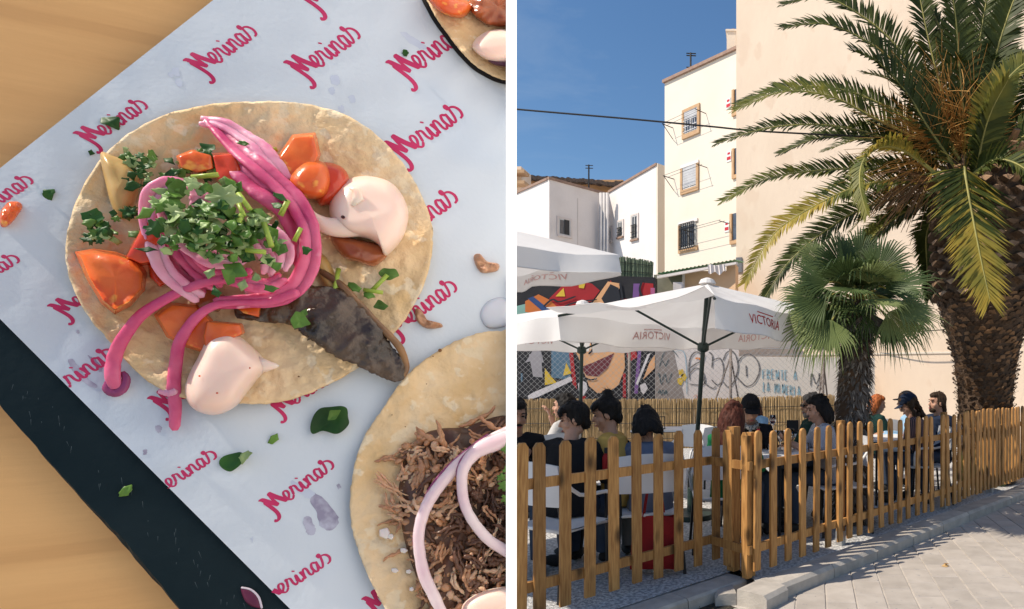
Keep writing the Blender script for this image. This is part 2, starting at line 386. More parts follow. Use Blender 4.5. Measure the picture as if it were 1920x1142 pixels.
class Face:
    def __init__(s, a, b): s.a = V(a[0], a[1], 0); s.b = V(b[0], b[1], 0); s.d = (s.b - s.a).normalized(); s.n = V(s.d.y, -s.d.x, 0); s.ang = math.atan2(s.d.y, s.d.x)
    def hit(s, u, v):
        k = (u - PU) / FPX; t = (s.a.x - k * s.a.y) / (k * s.d.y - s.d.x); p = s.a + s.d * t
        return t, EYE - (v - PV) / FPX * p.y
    def pt(s, t, z, o=0): return s.a + s.d * t + V(0, 0, z) + s.n * o
    def box(s, mb, t0, t1, z0, z1, o0, o1):
        c = s.pt((t0 + t1) / 2, (z0 + z1) / 2, (o0 + o1) / 2); return mb.box(c, (t1 - t0, abs(o1 - o0), z1 - z0), s.ang)
def window(par, F, u0, v0, u1, v1, style, lab=None):
    ta, za = F.hit(u0, v0); tb, zb = F.hit(u1, v1)
    t0, t1 = ta, tb; z1, z0 = za, zb
    # opening is modelled as a proud surround with the window set into it
    w_ = thing_child('window', par, F.pt((t0 + t1) / 2, z0)); og = w_
    e = .09
    if style in ('sill', 'full', 'grille', 'shutter'):
        for (a, b, c, d_) in ((t0 - e, t1 + e, z0 - .13, z0), (t0 - e, t0, z0, z1), (t1, t1 + e, z0, z1)):
            if style == 'grille' and a != t0 - e: continue
            F.box(MB(), a, b, c, d_, .002, .05).build('surround', m_ochre, par)
        F.box(MB(), t0 - e, t1 + e, z1, z1 + .09, .002, .04).build('lintel', m_white if style != 'full' else m_ochre, par)
    else:
        F.box(MB(), t0 - .05, t1 + .05, z0 - .06, z0, .002, .06).build('sill', m_coping if style != 'plain' else m_white2, par)
        F.box(MB(), t0 - .06, t1 + .06, z1, z1 + .06, .002, .03).build('lintel', m_white2, par)
        for (a, b) in ((t0 - .06, t0), (t1, t1 + .06)): F.box(MB(), a, b, z0, z1, .002, .03).build('surround', m_white2, par)
    bpy.data.objects.remove(w_)
    g = F.box(MB(), t0, t1, z0, z1, .004, .008).build('pane', m_pane if style != 'open' else m_dark, par)
    fr = MB(); q = .04
    for (a, b, c, d_) in ((t0, t1, z0, z0 + q), (t0, t1, z1 - q, z1), (t0, t0 + q, z0 + q, z1 - q), (t1 - q, t1, z0 + q, z1 - q), ((t0 + t1) / 2 - q / 2, (t0 + t1) / 2 + q / 2, z0 + q, z1 - q)):
        F.box(fr, a, b, c, d_, .009, .022)
    fr.build('window_frame', m_alu, par)
    if style in ('full', 'shutter'):
        zt = z1 - (z1 - z0) * (.34 if style == 'full' else .92)
        n = 8 if style == 'full' else 16
        s = MB()
        for i in range(n):
            a = lerp(zt, z1, i / n); b = lerp(zt, z1, (i + 1) / n); F.box(s, t0 + .01, t1 - .01, a + .006, b, .024, .032 + .004 * (i % 2))
        s.build('roller_shutter', m_shut, par)
    if style in ('full', 'bars'):
        s = MB()
        for i in range(1, 6): tt = lerp(t0, t1, i / 6); F.box(s, tt - .008, tt + .008, z0, lerp(z0, z1, .62), .045, .058)
        for z in (.08, .3, .58): zz = lerp(z0, z1, z); F.box(s, t0, t1, zz - .01, zz + .01, .06, .07)
        s.build('window_bars', m_iron if style == 'bars' else m_shut, par)
    if style == 'grille':
        s = MB()
        for i in range(0, 8): tt = lerp(t0, t1, i / 7); F.box(s, tt - .012, tt + .012, z0 - .04, z1, .07, .09)
        for z in (0, .18, .82, 1): zz = lerp(z0 - .04, z1, z); F.box(s, t0, t1, zz - .013, zz + .013, .092, .104)
        for i in range(7):
            for z in (.3, .5, .7):
                tt = lerp(t0, t1, (i + .5) / 7); c = F.pt(tt, lerp(z0, z1, z), .08); s.tube([c + F.d * .05 * math.cos(a) + V(0, 0, .06 * math.sin(a)) for a in [k * math.pi / 3 for k in range(6)]], .007, 3)
        s.build('window_grille', m_iron, par)
def thing_child(n, par, loc):
    o = bpy.data.objects.new(n, None); COL.objects.link(o); return o
# A : tall cream house with three windows
ca = (-.90, 17.0); cb = (-3.27, 19.1)
A = thing('apartment_house', 'tall cream house with three ochre-framed windows and a slanting parapet against the sky', 'building', (-2, 18, 0))
FAc = Face(cb, (ca[0] + .742 * 2, ca[1] - .67 * 2))
ah = MB(); n_ = V(.67, .742, 0)
a3 = V(*cb, 0); b3 = V(ca[0] + .0, ca[1], 0) + V(.742, -.67, 0) * .9
za, zb_ = 10.72, 10.58
ah.add([a3, b3, b3 + V(0, 0, zb_), a3 + V(0, 0, za), a3 + n_ * 8, b3 + n_ * 8, b3 + n_ * 8 + V(0, 0, zb_), a3 + n_ * 8 + V(0, 0, za)],
       [(0, 1, 2, 3), (4, 7, 6, 5), (0, 4, 5, 1), (3, 2, 6, 7), (0, 3, 7, 4), (1, 5, 6, 2)]); ah.build('wall', m_cream2, A)
MB().prism([a3 + V(0, 0, za + .002) - n_ * .07 - V(.03, -.02, 0), b3 + V(0, 0, zb_ + .002) - n_ * .07, b3 + V(0, 0, zb_ + .09) - n_ * .07, a3 + V(0, 0, za + .09) - n_ * .07 - V(.03, -.02, 0)], n_ * .5).build('parapet_coping', m_coping, A)
window(A, FAc, 1284, 212, 1309, 243, 'full'); window(A, FAc, 1281, 316, 1307, 349, 'shutter'); window(A, FAc, 1277, 423, 1305, 461, 'grille')
for (u0, v0, u1, v1) in ((1374, 170, 1381, 210), (1374, 280, 1380, 328), (1370, 402, 1381, 450)):
    ta, z_a = FAc.hit(u0, v0); tb, z_b = FAc.hit(u1, v1)
    FAc.box(MB(), ta, ta + .08, z_b, z_a, .002, .05).build('surround', m_ochre, A); FAc.box(MB(), ta + .08, tb + .3, z_b, z_a, .004, .01).build('pane', m_pane, A)
    FAc.box(MB(), ta, tb + .3, z_b - .1, z_b, .002, .05).build('surround', m_ochre, A)
# clothes line brackets
for (u, v) in ((1262, 240), (1264, 336), (1302, 436)):
    t, z = FAc.hit(u, v); br = MB()
    br.tube([FAc.pt(t, z, .01), FAc.pt(t, z, .42)], .014, 5); br.tube([FAc.pt(t, z - .35, .01), FAc.pt(t, z, .40)], .011, 5); br.tube([FAc.pt(t - .02, z, .42), FAc.pt(t + 1.55, z + .02, .42)], .006, 4)
    br.tube([FAc.pt(t - .02, z, .25), FAc.pt(t + 1.55, z + .02, .25)], .006, 4); br.tube([FAc.pt(t + 1.5, z, .01), FAc.pt(t + 1.5, z, .42)], .012, 5)
    br.build('clothes_line_bracket', m_iron, A)
m_sign = M('enamel_white', (.8, .8, .8), scale=3); m_red = M('sign_red', (.55, .03, .05), scale=8)
for (u, v) in ((1366, 193), (1367, 292), (1363, 424)):
    t, z = FAc.hit(u, v); s = FAc.box(MB(), t - .09, t + .09, z - .17, z + .13, .002, .012).build('small_sign', m_sign, A)
    FAc.box(MB(), t - .075, t + .075, z - .12, z - .03, .0135, .016).build('sign_print', m_red, s); FAc.box(MB(), t - .05, t + .05, z + .03, z + .09, .0135, .016).build('sign_print', m_red, s)
def antenna(u, v, Y, h, lab):
    b = P(u, v, Y); t = thing('roof_antenna', lab, 'antenna', b)
    MB().tube([b, b + V(0, 0, h)], .03, 6).build('mast', m_iron, t)
    for k, z in enumerate((.97, .85, .2)): MB().tube([b + V(-.13, 0, h * z), b + V(.16, 0.02, h * z)], .018, 5).build('antenna_rod', m_iron, t)
antenna(1295, 133, 18.6, .55, 'short dark antenna mast standing on the slanting parapet of the tall cream house')
c = P(1372, 96, 17.6); t_ = thing('roof_chimney', 'small cream chimney with round pot at the right end of the slanting parapet', 'chimney', c)
MB().box(c + V(0, 0, .15), (.26, .4, .7)).build('stack', m_cream2, t_); MB().lathe([(.07, 0), (.06, .12)], c + V(.05, 0, .5), 10).build('pot', m_coping, t_); MB().box(c + V(0, 0, .48), (.32, .46, .05)).build('cap', m_cream2, t_)
# B : the big blank wall on the right
B = thing('blank_gable_building', 'huge blank pale peach gable wall rising out of the picture behind the palms', 'building', (6, 16, 0))
wd = V(1, -.34, 0).normalized()
b0 = P(1380.5, 700, 16.3); b0.z = 0; b1 = b0 + wd * 16
FB = Face(b0, b1)
wallbox(B, 'wall', b0, b1, 0, 15, 8, m_cream)
for (ua, va, ub, vb) in ((1390, 667, 1640, 673),):
    t0, z0 = FB.hit(ua, va); t1, z1 = FB.hit(1915, 672); FB.box(MB(), t0, t1, z0 - .02, z0 + .02, .002, .02).build('render_joint', m_cream2, B)
s = MB(); t0, z0 = FB.hit(1387, 497)
FB.box(MB(), t0 - .1, t0 + .07, z0 - .2, z0 + .2, .002, .03).build('meter_plate', M('meter_grey', (.2, .2, .21), scale=4), B)
# low white houses on the left
Cc = V(-7.19, 20.0, 0); C2 = V(-5.72, 21.7, 0); C1 = Cc + V(-.742, .67, 0) * 3.2
C = thing('white_house', 'low white house with a single open window, its pinkish right face turned to the yard', 'building', Cc)
nl = V(.67, .742, 0) * 0
top = 8.05
bk = V(-4, 4, 0)
hv = [C1, Cc, C2, C2 + V(-3, 3.2, 0)]
MB().prism(hv, V(0, 0, top)).build('wall', m_white, C)
FC = Face(Cc, C2); FCl = Face(C1, Cc)
FC.box(MB(), -.04, 2.3, top - .03, top + .05, -.05, .04).build('roof_edge', m_coping, C); FCl.box(MB(), -.02, 3.1, top - .03, top + .05, -.05, .04).build('roof_edge', m_coping, C)
window(C, FC, 1047, 409, 1069, 444, 'plain')
t0, z0 = FC.hit(1057, 410); t1, z1 = FC.hit(1067, 443); FC.box(MB(), t0, t1, z1 + .03, z0 - .03, .023, .026).build('open_sash_gap', m_dark, C)
t0, z0 = FC.hit(1083, 372); FC.box(MB(), t0 - .015, t0 + .015, 4, z0, .002, .012).build('cable', m_white2, C)
pp = MB()
for u in (1127, 1133, 1139): c = P(u, 350, 21.2); pp.tube([V(c.x, c.y, 3), V(c.x, c.y, top - .1)], .06, 8)
pp.build('drain_pipe', M('pipe_grey', (.58, .55, .54), scale=3), C, smooth=True)
D1 = V(-5.72, 21.7, 0); D2 = V(-3.68, 19.86, 0); D3 = D2 + V(.657, .754, 0) * 1.5
D = thing('white_house', 'taller white house with two small red-silled windows beside the tall cream house', 'building', D2)
dt = 8.42
dd = (D1 - D2).normalized()
MB().add([D1, D2, D3, D1 + V(2, 3, 0), D1 + V(0, 0, 8.1), D2 + V(0, 0, dt), D3 + V(0, 0, dt), D1 + V(2, 3, 8.1)], [(0, 1, 5, 4), (1, 2, 6, 5), (2, 3, 7, 6), (3, 0, 4, 7), (4, 5, 6, 7), (0, 3, 2, 1)]).build('wall', M('bright_white_render', (.83, .79, .77), (.76, .71, .68), scale=1.2, bump=.12, bscale=10), D)
e1 = MB().prism([D2 + V(.01, -.01, 0), D3 + V(.01, -.01, 0), D3 + V(0, 0, dt + .06), D2 + V(0, 0, dt + .06)], V(.06, -.05, 0)).build('side_wall', m_cream2, D)
MB().prism([D1 + V(0, -.05, 8.09), D2 + V(0, -.05, dt), D2 + V(0, -.05, dt + .08), D1 + V(0, -.05, 8.17)], V(.2, .25, 0)).build('roof_edge', m_coping, D)
FDc = Face(D1, D2)
window(D, FDc, 1159, 417, 1168, 443, 'bars'); window(D, FDc, 1185, 406, 1196, 447, 'bars')
window(D, FDc, 1142, 428, 1147, 452, 'plain')
# reed-covered parapet under house D
m_reedg = M('green_reed', (.22, .26, .17), (.10, .14, .09), scale=30, stretch=(6, 6, .5), bump=.6)
m_reed = M('dry_reed', (.60, .42, .22), (.36, .23, .10), scale=16, stretch=(9, 9, .35), bump=.7, lo=.4, hi=.6)
def reed_screen(name, a, b, z0, z1, mat, lab, n, r=.012, zt1=None, jit=.05):
    a = V(a[0], a[1], 0); b = V(b[0], b[1], 0); zt1 = zt1 if zt1 is not None else z1
    o = thing(name, lab, 'screen', (a + b) / 2 + V(0, 0, z0)); d = (b - a)
    m_ = MB()
    nn = V(d.y, -d.x, 0).normalized()
    for i in range(n):
        f = (i + random.random()) / n; p = a + d * f + nn * random.uniform(0, .04); h = lerp(z1, zt1, f) + random.uniform(-jit, jit * .3); l = random.uniform(-.03, .03)
        w2 = d.normalized() * r * random.uniform(.6, 1.3)
        q = p + d.normalized() * l; m_.add([p - w2 + V(0, 0, z0), p + nn * r + V(0, 0, z0), p + w2 + V(0, 0, z0), q - w2 + V(0, 0, h), q + nn * r + V(0, 0, h), q + w2 + V(0, 0, h)], [(0, 1, 4, 3), (1, 2, 5, 4)])
    x = m_.build('reeds', mat, o, fix=False); x['kind'] = 'stuff'
    MB().prism([a - nn * .02 + V(0, 0, z0), b - nn * .02 + V(0, 0, z0), b - nn * .02 + V(0, 0, zt1 - .08), a - nn * .02 + V(0, 0, z1 - .08)], -nn * .01).build('backing', mat, o)
    for z in (.2, .5, .8):
        MB().tube([a + nn * .06 + V(0, 0, lerp(z0, z1, z)), b + nn * .06 + V(0, 0, lerp(z0, zt1, z))], .006, 4).build('tie_wire', m_iron, o)
    return o
g1 = P(1140, 500, 14.6); g2 = P(1224, 500, 14.6)
reed_screen('reed_screen', g1, g2, P(0, 536, 14.6).z, P(0, 478, 14.6).z, m_reedg, 'greenish reed screen hanging on top of the painted wall below the white house', 150, .014, P(0, 490, 14.6).z)
# lean-to with corrugated green roof, laundry
Lt = thing('lean_to', 'ochre lean-to with green corrugated roof edge at the foot of the tall cream house', 'shed', P(1305, 530, 15.5))
l1 = P(1283, 510, 15.6); l2 = P(1362, 510, 15.2)
def pw(par, name, u0, v0, u1, v1, Y0, Y1, mat, dep=.3, v0b=None, v1b=None):
    a = P(u0, v0, Y0); b = P(u1, v0b if v0b is not None else v0, Y1); c_ = P(u1, v1b if v1b is not None else v1, Y1); d_ = P(u0, v1, Y0)
    return MB().prism([a, b, c_, d_], V(.05, dep, 0)).build(name, mat, par)
pw(Lt, 'wall', 1284, 508, 1362, 560, 15.6, 15.2, m_ochre2 if 'm_ochre2' in globals() else M('peach_render', (.72, .47, .28), (.66, .43, .26), scale=3), .3)
pw(Lt, 'wall', 1362, 495, 1379, 560, 15.2, 15.1, M('peach_render', (.7, .47, .3)), .4)
pw(Lt, 'pier', 1279, 508, 1284, 560, 15.58, 15.58, m_white, .3)
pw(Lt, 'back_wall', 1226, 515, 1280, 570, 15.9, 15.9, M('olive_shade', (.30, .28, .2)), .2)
m_green = M('green_corrugated', (.10, .30, .16), (.06, .2, .1), scale=6, rough=.5)
rf = MB(); n = 40
for i in range(n):
    f = i / n; g = (i + 1) / n; a = P(lerp(1232, 1380, f), lerp(514, 488, f), lerp(15.3, 14.9, f)); b = P(lerp(1232, 1380, g), lerp(514, 488, g), lerp(15.3, 14.9, g)); u_ = V(0, 0, .035 if i % 2 else 0); u2 = V(0, 0, 0 if i % 2 else .035)
    rf.add([a + u_, b + u2, b + u2 + V(.2, .9, .12), a + u_ + V(.2, .9, .12)], [(0, 1, 2, 3)])
o = rf.build('corrugated_roof', m_green, Lt, fix=False)
pw(Lt, 'fascia', 1232, 517, 1380, 522, 15.32, 14.92, m_white, .05, 491, 495)
lt_ = thing('laundry', 'pale pink and white laundry draped over the lean-to edge', 'laundry', P(1340, 510, 15))
cl = MB(); a = P(1327, 497, 14.85); 
for i in range(12):
    f = i / 12; g = (i + 1) / 12; q = lambda t: V(lerp(0, .42, t), .03 * math.sin(t * 25), .02 * math.sin(t * 9)); 
    cl.add([a + q(f), a + q(g), a + q(g) + V(0.02, -.02, -.2 - .04 * math.sin(g * 12)), a + q(f) + V(0.02, -.02, -.2 - .04 * math.sin(f * 12))], [(0, 1, 2, 3)])
cl.build('cloth', M('laundry_white', (.78, .72, .7), scale=4), lt_, fix=False)
pw(lt_, 'cloth', 1262, 529, 1278, 545, 15.3, 15.3, M('laundry_white', (.8, .8, .8)), .02)
# orange house far left, with roof, antenna
E_ = thing('orange_house', 'distant orange-walled house with a ragged dark tiled roof line behind the white houses', 'building', P(1050, 345, 27))
for (u0, v0, u1, v1, Y, mt, nm) in ((985, 337, 1168, 420, 27, m_brick_or, 'wall'), (990, 345, 1020, 360, 26.9, m_cream, 'wall_panel'), (1030, 350, 1060, 358, 26.9, m_cream, 'wall_panel')):
    a = P(u0, v0, Y); b = P(u1, v1, Y); MB().box(((a.x + b.x) / 2, Y + .5, (a.z + b.z) / 2), (b.x - a.x, 1, a.z - b.z)).build(nm, mt, E_)
m_tile = M('dark_roof_tiles', (.13, .09, .07), (.08, .06, .05), scale=10)
for i in range(34):
    f = i / 34; a = P(lerp(980, 1172, f), lerp(331, 345, f) + random.uniform(-2, 2), 26.2)
    MB().lathe([(.11, -.9), (.12, 0)], (0, 0, 0), 6).v
    tl = MB().tube([a, a + V(0, .9, .18)], .09, 6); tl.build('roof_tile', m_tile, E_)
antenna(1104, 352, 24, .9, 'bent dark aerial with a crossbar on the distant tiled roof')
G = thing('corner_house', 'sliver of a cream balcony house at the extreme left beside the white house', 'building', P(974, 360, 24))
a = P(962, 312, 24); b = P(977, 400, 24); MB().box(((a.x + b.x) / 2 - .4, 24.5, 4), (b.x - a.x + .8, 1, a.z * 2 - 8)).build('wall', m_cream, G)
for z in (325, 345): c = P(978, z, 23.8); MB().box(c - V(.3, 0, 0), (1.0, .5, .12)).build('balcony_slab', m_ochre, G)
pw(G, 'wall', 960, 362, 1000, 560, 22.5, 22.5, m_white, .5, 352, 560)
# backdrop of town beyond (low, hidden mostly)
# ================================================================== yard walls
YW = 14.2
m_wall_shade = M('painted_wall_shade', (.34, .28, .25), (.29, .24, .21), scale=3)  # grey-brown tone for the shadow painted on the yard wall
mw = thing('painted_wall', 'tall yard wall covered with a colourful comic-like spray mural, under the reed screen', 'wall', P(1090, 820, YW))
a = P(800, 505, YW); b = P(1228, 505, YW); MB().prism([V(a.x, YW, 0), V(b.x, YW, 0), V(b.x, YW, P(0, 520, YW).z), V(a.x, YW, P(0, 505, YW).z)], V(0, .3, 0)).build('wall', M('mural_ground_black', (.018, .017, .022), (.03, .028, .03), scale=4), mw)
pm = {}
def paint(name, col, pts, lay, Y=YW, par=None, jag=0):
    key = 'paint_' + name
    m = M(key, col, tuple(x * .86 for x in col), scale=2.5, rough=.7)
    P0 = [P(u, v, Y) for u, v in pts]; y = Y - .003 - .0035 * lay
    return MB().add([V(p.x, y, p.z) for p in P0], [tuple(range(len(P0)))]).build('painted_shape', m, par or mw)
# generic bold colour shapes, no character
R_ = (.42, .02, .025); O_ = (.80, .42, .20); Yl = (.72, .48, .05); Pu = (.20, .09, .28); Wh = (.72, .66, .66); Bl = (.02, .022, .03); Te = (.10, .19, .27); Or = (.65, .18, .04); Cr = (.66, .58, .42); Gn = (.25, .45, .38)
sh = [
 ('red', R_, [(1030, 560), (1055, 535), (1090, 528), (1110, 532), (1125, 545), (1110, 565), (1075, 575), (1040, 578)], 1),
 ('red', R_, [(1145, 525), (1160, 560), (1195, 562), (1205, 530), (1225, 532), (1226, 555), (1190, 575), (1150, 575), (1138, 545)], 1),
 ('orange', Or, [(985, 565), (1010, 552), (1030, 562), (1050, 580), (1015, 590), (985, 585)], 2),
 ('yellow', Yl, [(1042, 556), (1057, 540), (1060, 556)], 3), ('yellow', Yl, [(1085, 532), (1098, 531), (1095, 541), (1086, 540)], 3),
 ('flesh', O_, [(1110, 570), (1140, 528), (1165, 532), (1160, 545), (1130, 575), (1120, 585), (1095, 572)], 2),
 ('black', Bl, [(1128, 560), (1145, 533), (1160, 540), (1165, 565), (1140, 580)], 4),
 ('purple', Pu, [(1188, 532), (1200, 532), (1198, 565), (1186, 565)], 3), ('magenta', (.45, .12, .25), [(1220, 540), (1228, 540), (1228, 556), (1220, 556)], 3),
 ('pale_green', Gn, [(965, 575), (985, 570), (1015, 583), (1000, 592), (965, 590)], 1), ('blue', (.03, .07, .2), [(990, 560), (1000, 556), (1040, 588), (1025, 590)], 4),
 ('teal', Te, [(1034, 640), (1070, 640), (1070, 712), (1034, 708)], 1),
 ('grey', (.36, .33, .34), [(992, 665), (1014, 655), (1018, 708), (1000, 706)], 2), ('grey', (.36, .33, .34), [(985, 680), (1010, 640), (1020, 680), (1000, 676)], 1),
 ('flesh', O_, [(1070, 640), (1110, 636), (1170, 636), (1172, 690), (1160, 722), (1140, 736), (1120, 737), (1105, 724), (1094, 695), (1084, 668)], 2),
 ('maroon', (.16, .03, .04), [(1090, 688), (1112, 680), (1152, 662), (1140, 690), (1122, 706), (1100, 704)], 4),
 ('orange', Or, [(980, 642), (1030, 642), (1018, 650), (995, 650)], 2), ('yellow', Yl, [(1022, 722), (1022, 690), (1033, 705), (1045, 718)], 3), ('yellow', Yl, [(1056, 705), (1062, 680), (1072, 700)], 3),
 ('pale', Wh, [(990, 742), (1000, 736), (1070, 706), (1074, 714), (1010, 744), (992, 750)], 3), ('red', R_, [(1066, 650), (1074, 655), (1082, 730), (1074, 720)], 3),
 ('pale', Wh, [(1090, 712), (1100, 718), (1102, 730), (1094, 742), (1086, 735), (1084, 720)], 3),
 ('red', R_, [(1172, 640), (1190, 640), (1195, 670), (1178, 680)], 1), ('red', R_, [(1168, 700), (1173, 700), (1174, 745), (1168, 745)], 2),
 ('purple', Pu, [(1197, 650), (1203, 650), (1196, 738), (1189, 738)], 2), ('pale', Wh, [(1214, 665), (1220, 662), (1196, 722), (1192, 720)], 3), ('flesh', O_, [(1218, 680), (1228, 665), (1228, 690), (1206, 712)], 2),
 ('pale', Wh, [(1200, 722), (1210, 718), (1215, 728), (1207, 740), (1202, 734)], 3), ('pale', Wh, [(1176, 730), (1182, 728), (1180, 742)], 3), ('teal', Te, [(977, 700), (980, 700), (980, 715), (977, 716)], 2),
 ('red', R_, [(1085, 745), (1100, 742), (1094, 752)], 2)]
for i, (nm, c_, pts, lay) in enumerate(sh): paint(nm, c_, pts, lay + (i % 5) * .12)
def stroke(pts, col, name, wd, par, Y=YW, lay=1):
    m_ = MB(); P0 = [P(u, v, Y) for u, v in pts]; y = Y - .003 - .0035 * lay
    ribbon(m_, [(p.x, p.z) for p in P0], wd, lambda x, z: V(x, y, z)); return m_.build('painted_line', M('paint_' + name, col, scale=6), par, fix=False)
for pts in ([(1110, 642), (1112, 655), (1104, 664)], [(1040, 590), (1070, 570), (1120, 562)], [(1163, 530), (1168, 565)], [(1092, 705), (1106, 712), (1120, 710)], [(1205, 525), (1200, 545), (1210, 570)], [(1020, 575), (1036, 562), (1050, 566), (1080, 556)]):
    stroke(pts, Bl, 'black', .05, mw, lay=6)
# low white wall with graffiti; left part darkened by a painted slanting shadow
lw = thing('graffiti_wall', 'low pale wall with bubble graffiti and blue handwriting behind the chain-link fence', 'wall', P(1330, 820, YW))
a = P(1228.6, 600, YW); b = P(1385, 600, YW)
MB().prism([V(a.x, YW, 0), V(b.x, YW, 0), V(b.x, YW, P(0, 606, YW).z), V(a.x, YW, P(0, 570, YW).z)], V(0, .25, 0)).build('wall', m_white2, lw)
paint('wall_shade', (.30, .25, .225), [(1229, 640), (1262, 650), (1272, 700), (1292, 780), (1296, 838), (1229, 838)], 0, par=lw)  # slanting shadow on the wall, painted as a grey-brown polygon
b2 = P(1640, 600, YW)
MB().prism([V(b.x + .003, YW, 0), V(b2.x, YW, 0), V(b2.x, YW, P(0, 671, YW).z), V(b.x + .003, YW, P(0, 668, YW).z)], V(0, .25, 0)).build('wall', M('white_graffiti_render', (.74, .67, .60), (.70, .63, .56), scale=1.5), lw)
GR = (.16, .15, .15)
for pts in ([(1293, 712), (1292, 685), (1296, 668), (1305, 660), (1314, 664), (1315, 676), (1305, 682), (1294, 690)], [(1293, 700), (1305, 690), (1318, 698), (1322, 715), (1315, 722), (1293, 720)],
            [(1330, 660), (1336, 668), (1335, 690)], [(1322, 665), (1316, 690), (1320, 715), (1336, 728), (1342, 724)], [(1336, 676), (1350, 672), (1357, 690), (1354, 712), (1346, 722), (1334, 712)],
            [(1356, 676), (1362, 662), (1372, 658), (1380, 668), (1384, 690), (1376, 715), (1366, 726), (1356, 716)], [(1385, 678), (1392, 668), (1406, 664), (1420, 676), (1424, 696), (1414, 718), (1400, 724), (1388, 714), (1380, 705)], [(1399, 685), (1400, 706)]):
    stroke(pts, GR, 'grey_line', .034, lw, lay=2)
stroke([(1304, 672), (1309, 672), (1318, 675)], (.8, .25, .05), 'orange_line', .06, lw, lay=2)
for pts in ([(1233, 705), (1236, 700), (1240, 720), (1246, 700), (1252, 718), (1260, 698)], [(1236, 690), (1246, 660), (1262, 658), (1272, 670)], [(1242, 676), (1248, 686)], [(1254, 672), (1248, 688)],
            [(1234, 738), (1237, 730), (1240, 740), (1243, 731), (1246, 740), (1249, 731), (1251, 740)]):
    stroke(pts, (.08, .12, .13), 'dark_line', .02, lw, lay=2)
stroke([(1266, 659), (1282, 660), (1287, 690), (1288, 740)], (.35, .5, .58), 'pale_blue_line', .02, lw, lay=2)
for (uu, vv) in ((1277, 700), (1275, 716), (1282, 708)): paint('yellow', Yl, [(uu - 5, vv - 6), (uu + 3, vv - 8), (uu + 6, vv), (uu + 2, vv + 7), (uu - 4, vv + 3)], 2.4, par=lw)
LET = {'F': [[(0, 0), (0, 1)], [(0, 1), (.6, 1)], [(0, .5), (.45, .55)]], 'R': [[(0, 0), (0, 1), (.5, .95), (.5, .6), (0, .5)], [(0, .5), (.6, 0)]], 'E': [[(.6, 1), (0, 1), (0, 0), (.6, 0)], [(0, .5), (.5, .5)]],
       'N': [[(0, 0), (0, 1)], [(0, 1), (.55, 0)], [(.55, 0), (.55, 1)]], 'T': [[(0, 1), (.7, 1)], [(.35, 1), (.35, 0)]], 'A': [[(0, 0), (.3, 1)], [(.3, 1), (.6, 0)], [(.1, .4), (.5, .4)]], 'L': [[(.1, 1), (0, 0), (.5, 0)]],
       'M': [[(0, 0), (.05, 1)], [(.05, 1), (.35, .3)], [(.35, .3), (.65, 1)], [(.65, 1), (.7, 0)]], 'I': [[(.1, 0), (.1, 1)]]}
def handwrite(txt, u, v, u1, v1, h, col, name, par, wd):
    n = len(txt)
    for i, ch in enumerate(txt):
        if ch == ' ': continue
        bu = lerp(u, u1, i / n); bv = lerp(v, v1, i / n) + random.uniform(-1, 1)
        for st in LET[ch]:
            pts = [(bu + x * (u1 - u) / n * .95, bv - y * h) for x, y in st]; pp_ = []
            for q in range(len(pts) - 1): pp_ += [pts[q], tuple((a_ + b_) / 2 for a_, b_ in zip(pts[q], pts[q + 1]))]
            stroke(pp_ + [pts[-1]], col, name, wd, par, lay=2)
handwrite('FRENTE A', 1430, 710, 1497, 713, 17, (.30, .50, .60), 'blue_chalk', lw, .026)
handwrite('LA MINERIA', 1431, 733, 1503, 743, 17, (.30, .50, .60), 'blue_chalk', lw, .026)
for pts in ([(1520, 724), (1522, 700), (1530, 720), (1538, 702)], [(1538, 722), (1536, 700), (1547, 722)], [(1531, 730), (1536, 722), (1540, 731)]): stroke(pts, GR, 'grey_line', .03, lw, lay=2)
for (u, v) in ((1300, 745), (1306, 752), (1298, 762), (1311, 768)): stroke([(u, v), (u + 5, v - 5), (u + 7, v + 3), (u + 1, v + 4)], (.7, .35, .25), 'pink_line', .02, lw, lay=2)
# chain-link fence, reed screen
YF = 13.1
cf = thing('chain_link_fence', 'long chain-link fence on round posts in front of the painted walls', 'fence', P(1240, 840, YF))
x0 = P(930, 0, YF).x; x1 = P(1545, 0, YF).x; zt = P(0, 653, YF).z; mm = MB(); st = .125
wr = .0026
def wire(a, b):
    d = (b - a).normalized(); n = V(-d.z, 0, d.x) * wr; mm.add([a - n, a + V(0, -wr, 0), a + n, b - n, b + V(0, -wr, 0), b + n], [(0, 1, 4, 3), (1, 2, 5, 4), (2, 0, 3, 5)])
H_ = zt - .95
k = x0 - H_
while k < x1:
    for s in (1, -1):
        a = V(k if s == 1 else k, YF, .95); b = V(k + H_ * 1.05, YF, zt) 
        if s == -1: a = V(k + H_ * 1.05, YF - .004, .95); b = V(k, YF - .004, zt)
        # clip to ends
        lo, hi = max(min(a.x, b.x), x0), min(max(a.x, b.x), x1)
        if hi - lo < .02: continue
        f0 = (lo - a.x) / (b.x - a.x); f1 = (hi - a.x) / (b.x - a.x); wire(lerp(a, b, f0), lerp(a, b, f1))
    k += st
o = mm.build('wire_mesh', M('wire_light', (.42, .41, .40), scale=9), cf, fix=False); o['kind'] = 'stuff'
MB().tube([V(x0, YF, zt), V(x1, YF, zt)], .008, 5).build('top_wire', m_steel, cf)
m_postg = M('fence_post_brown', (.25, .2, .17), scale=9)
for u in (1370, 1543, 1180): c = P(u, 0, YF + .03); MB().tube([V(c.x, c.y, 0), V(c.x, c.y, zt + .06)], .032, 10).build('post', m_postg, cf, smooth=True)
for (u, du) in ((1370, -46), (1370, 24), (1543, 14), (1543, -12)):
    c = P(u, 668, YF + .06); e = P(u + du, 800, YF + .12); MB().tube([c, e], .02, 6).build('brace', m_postg, cf)
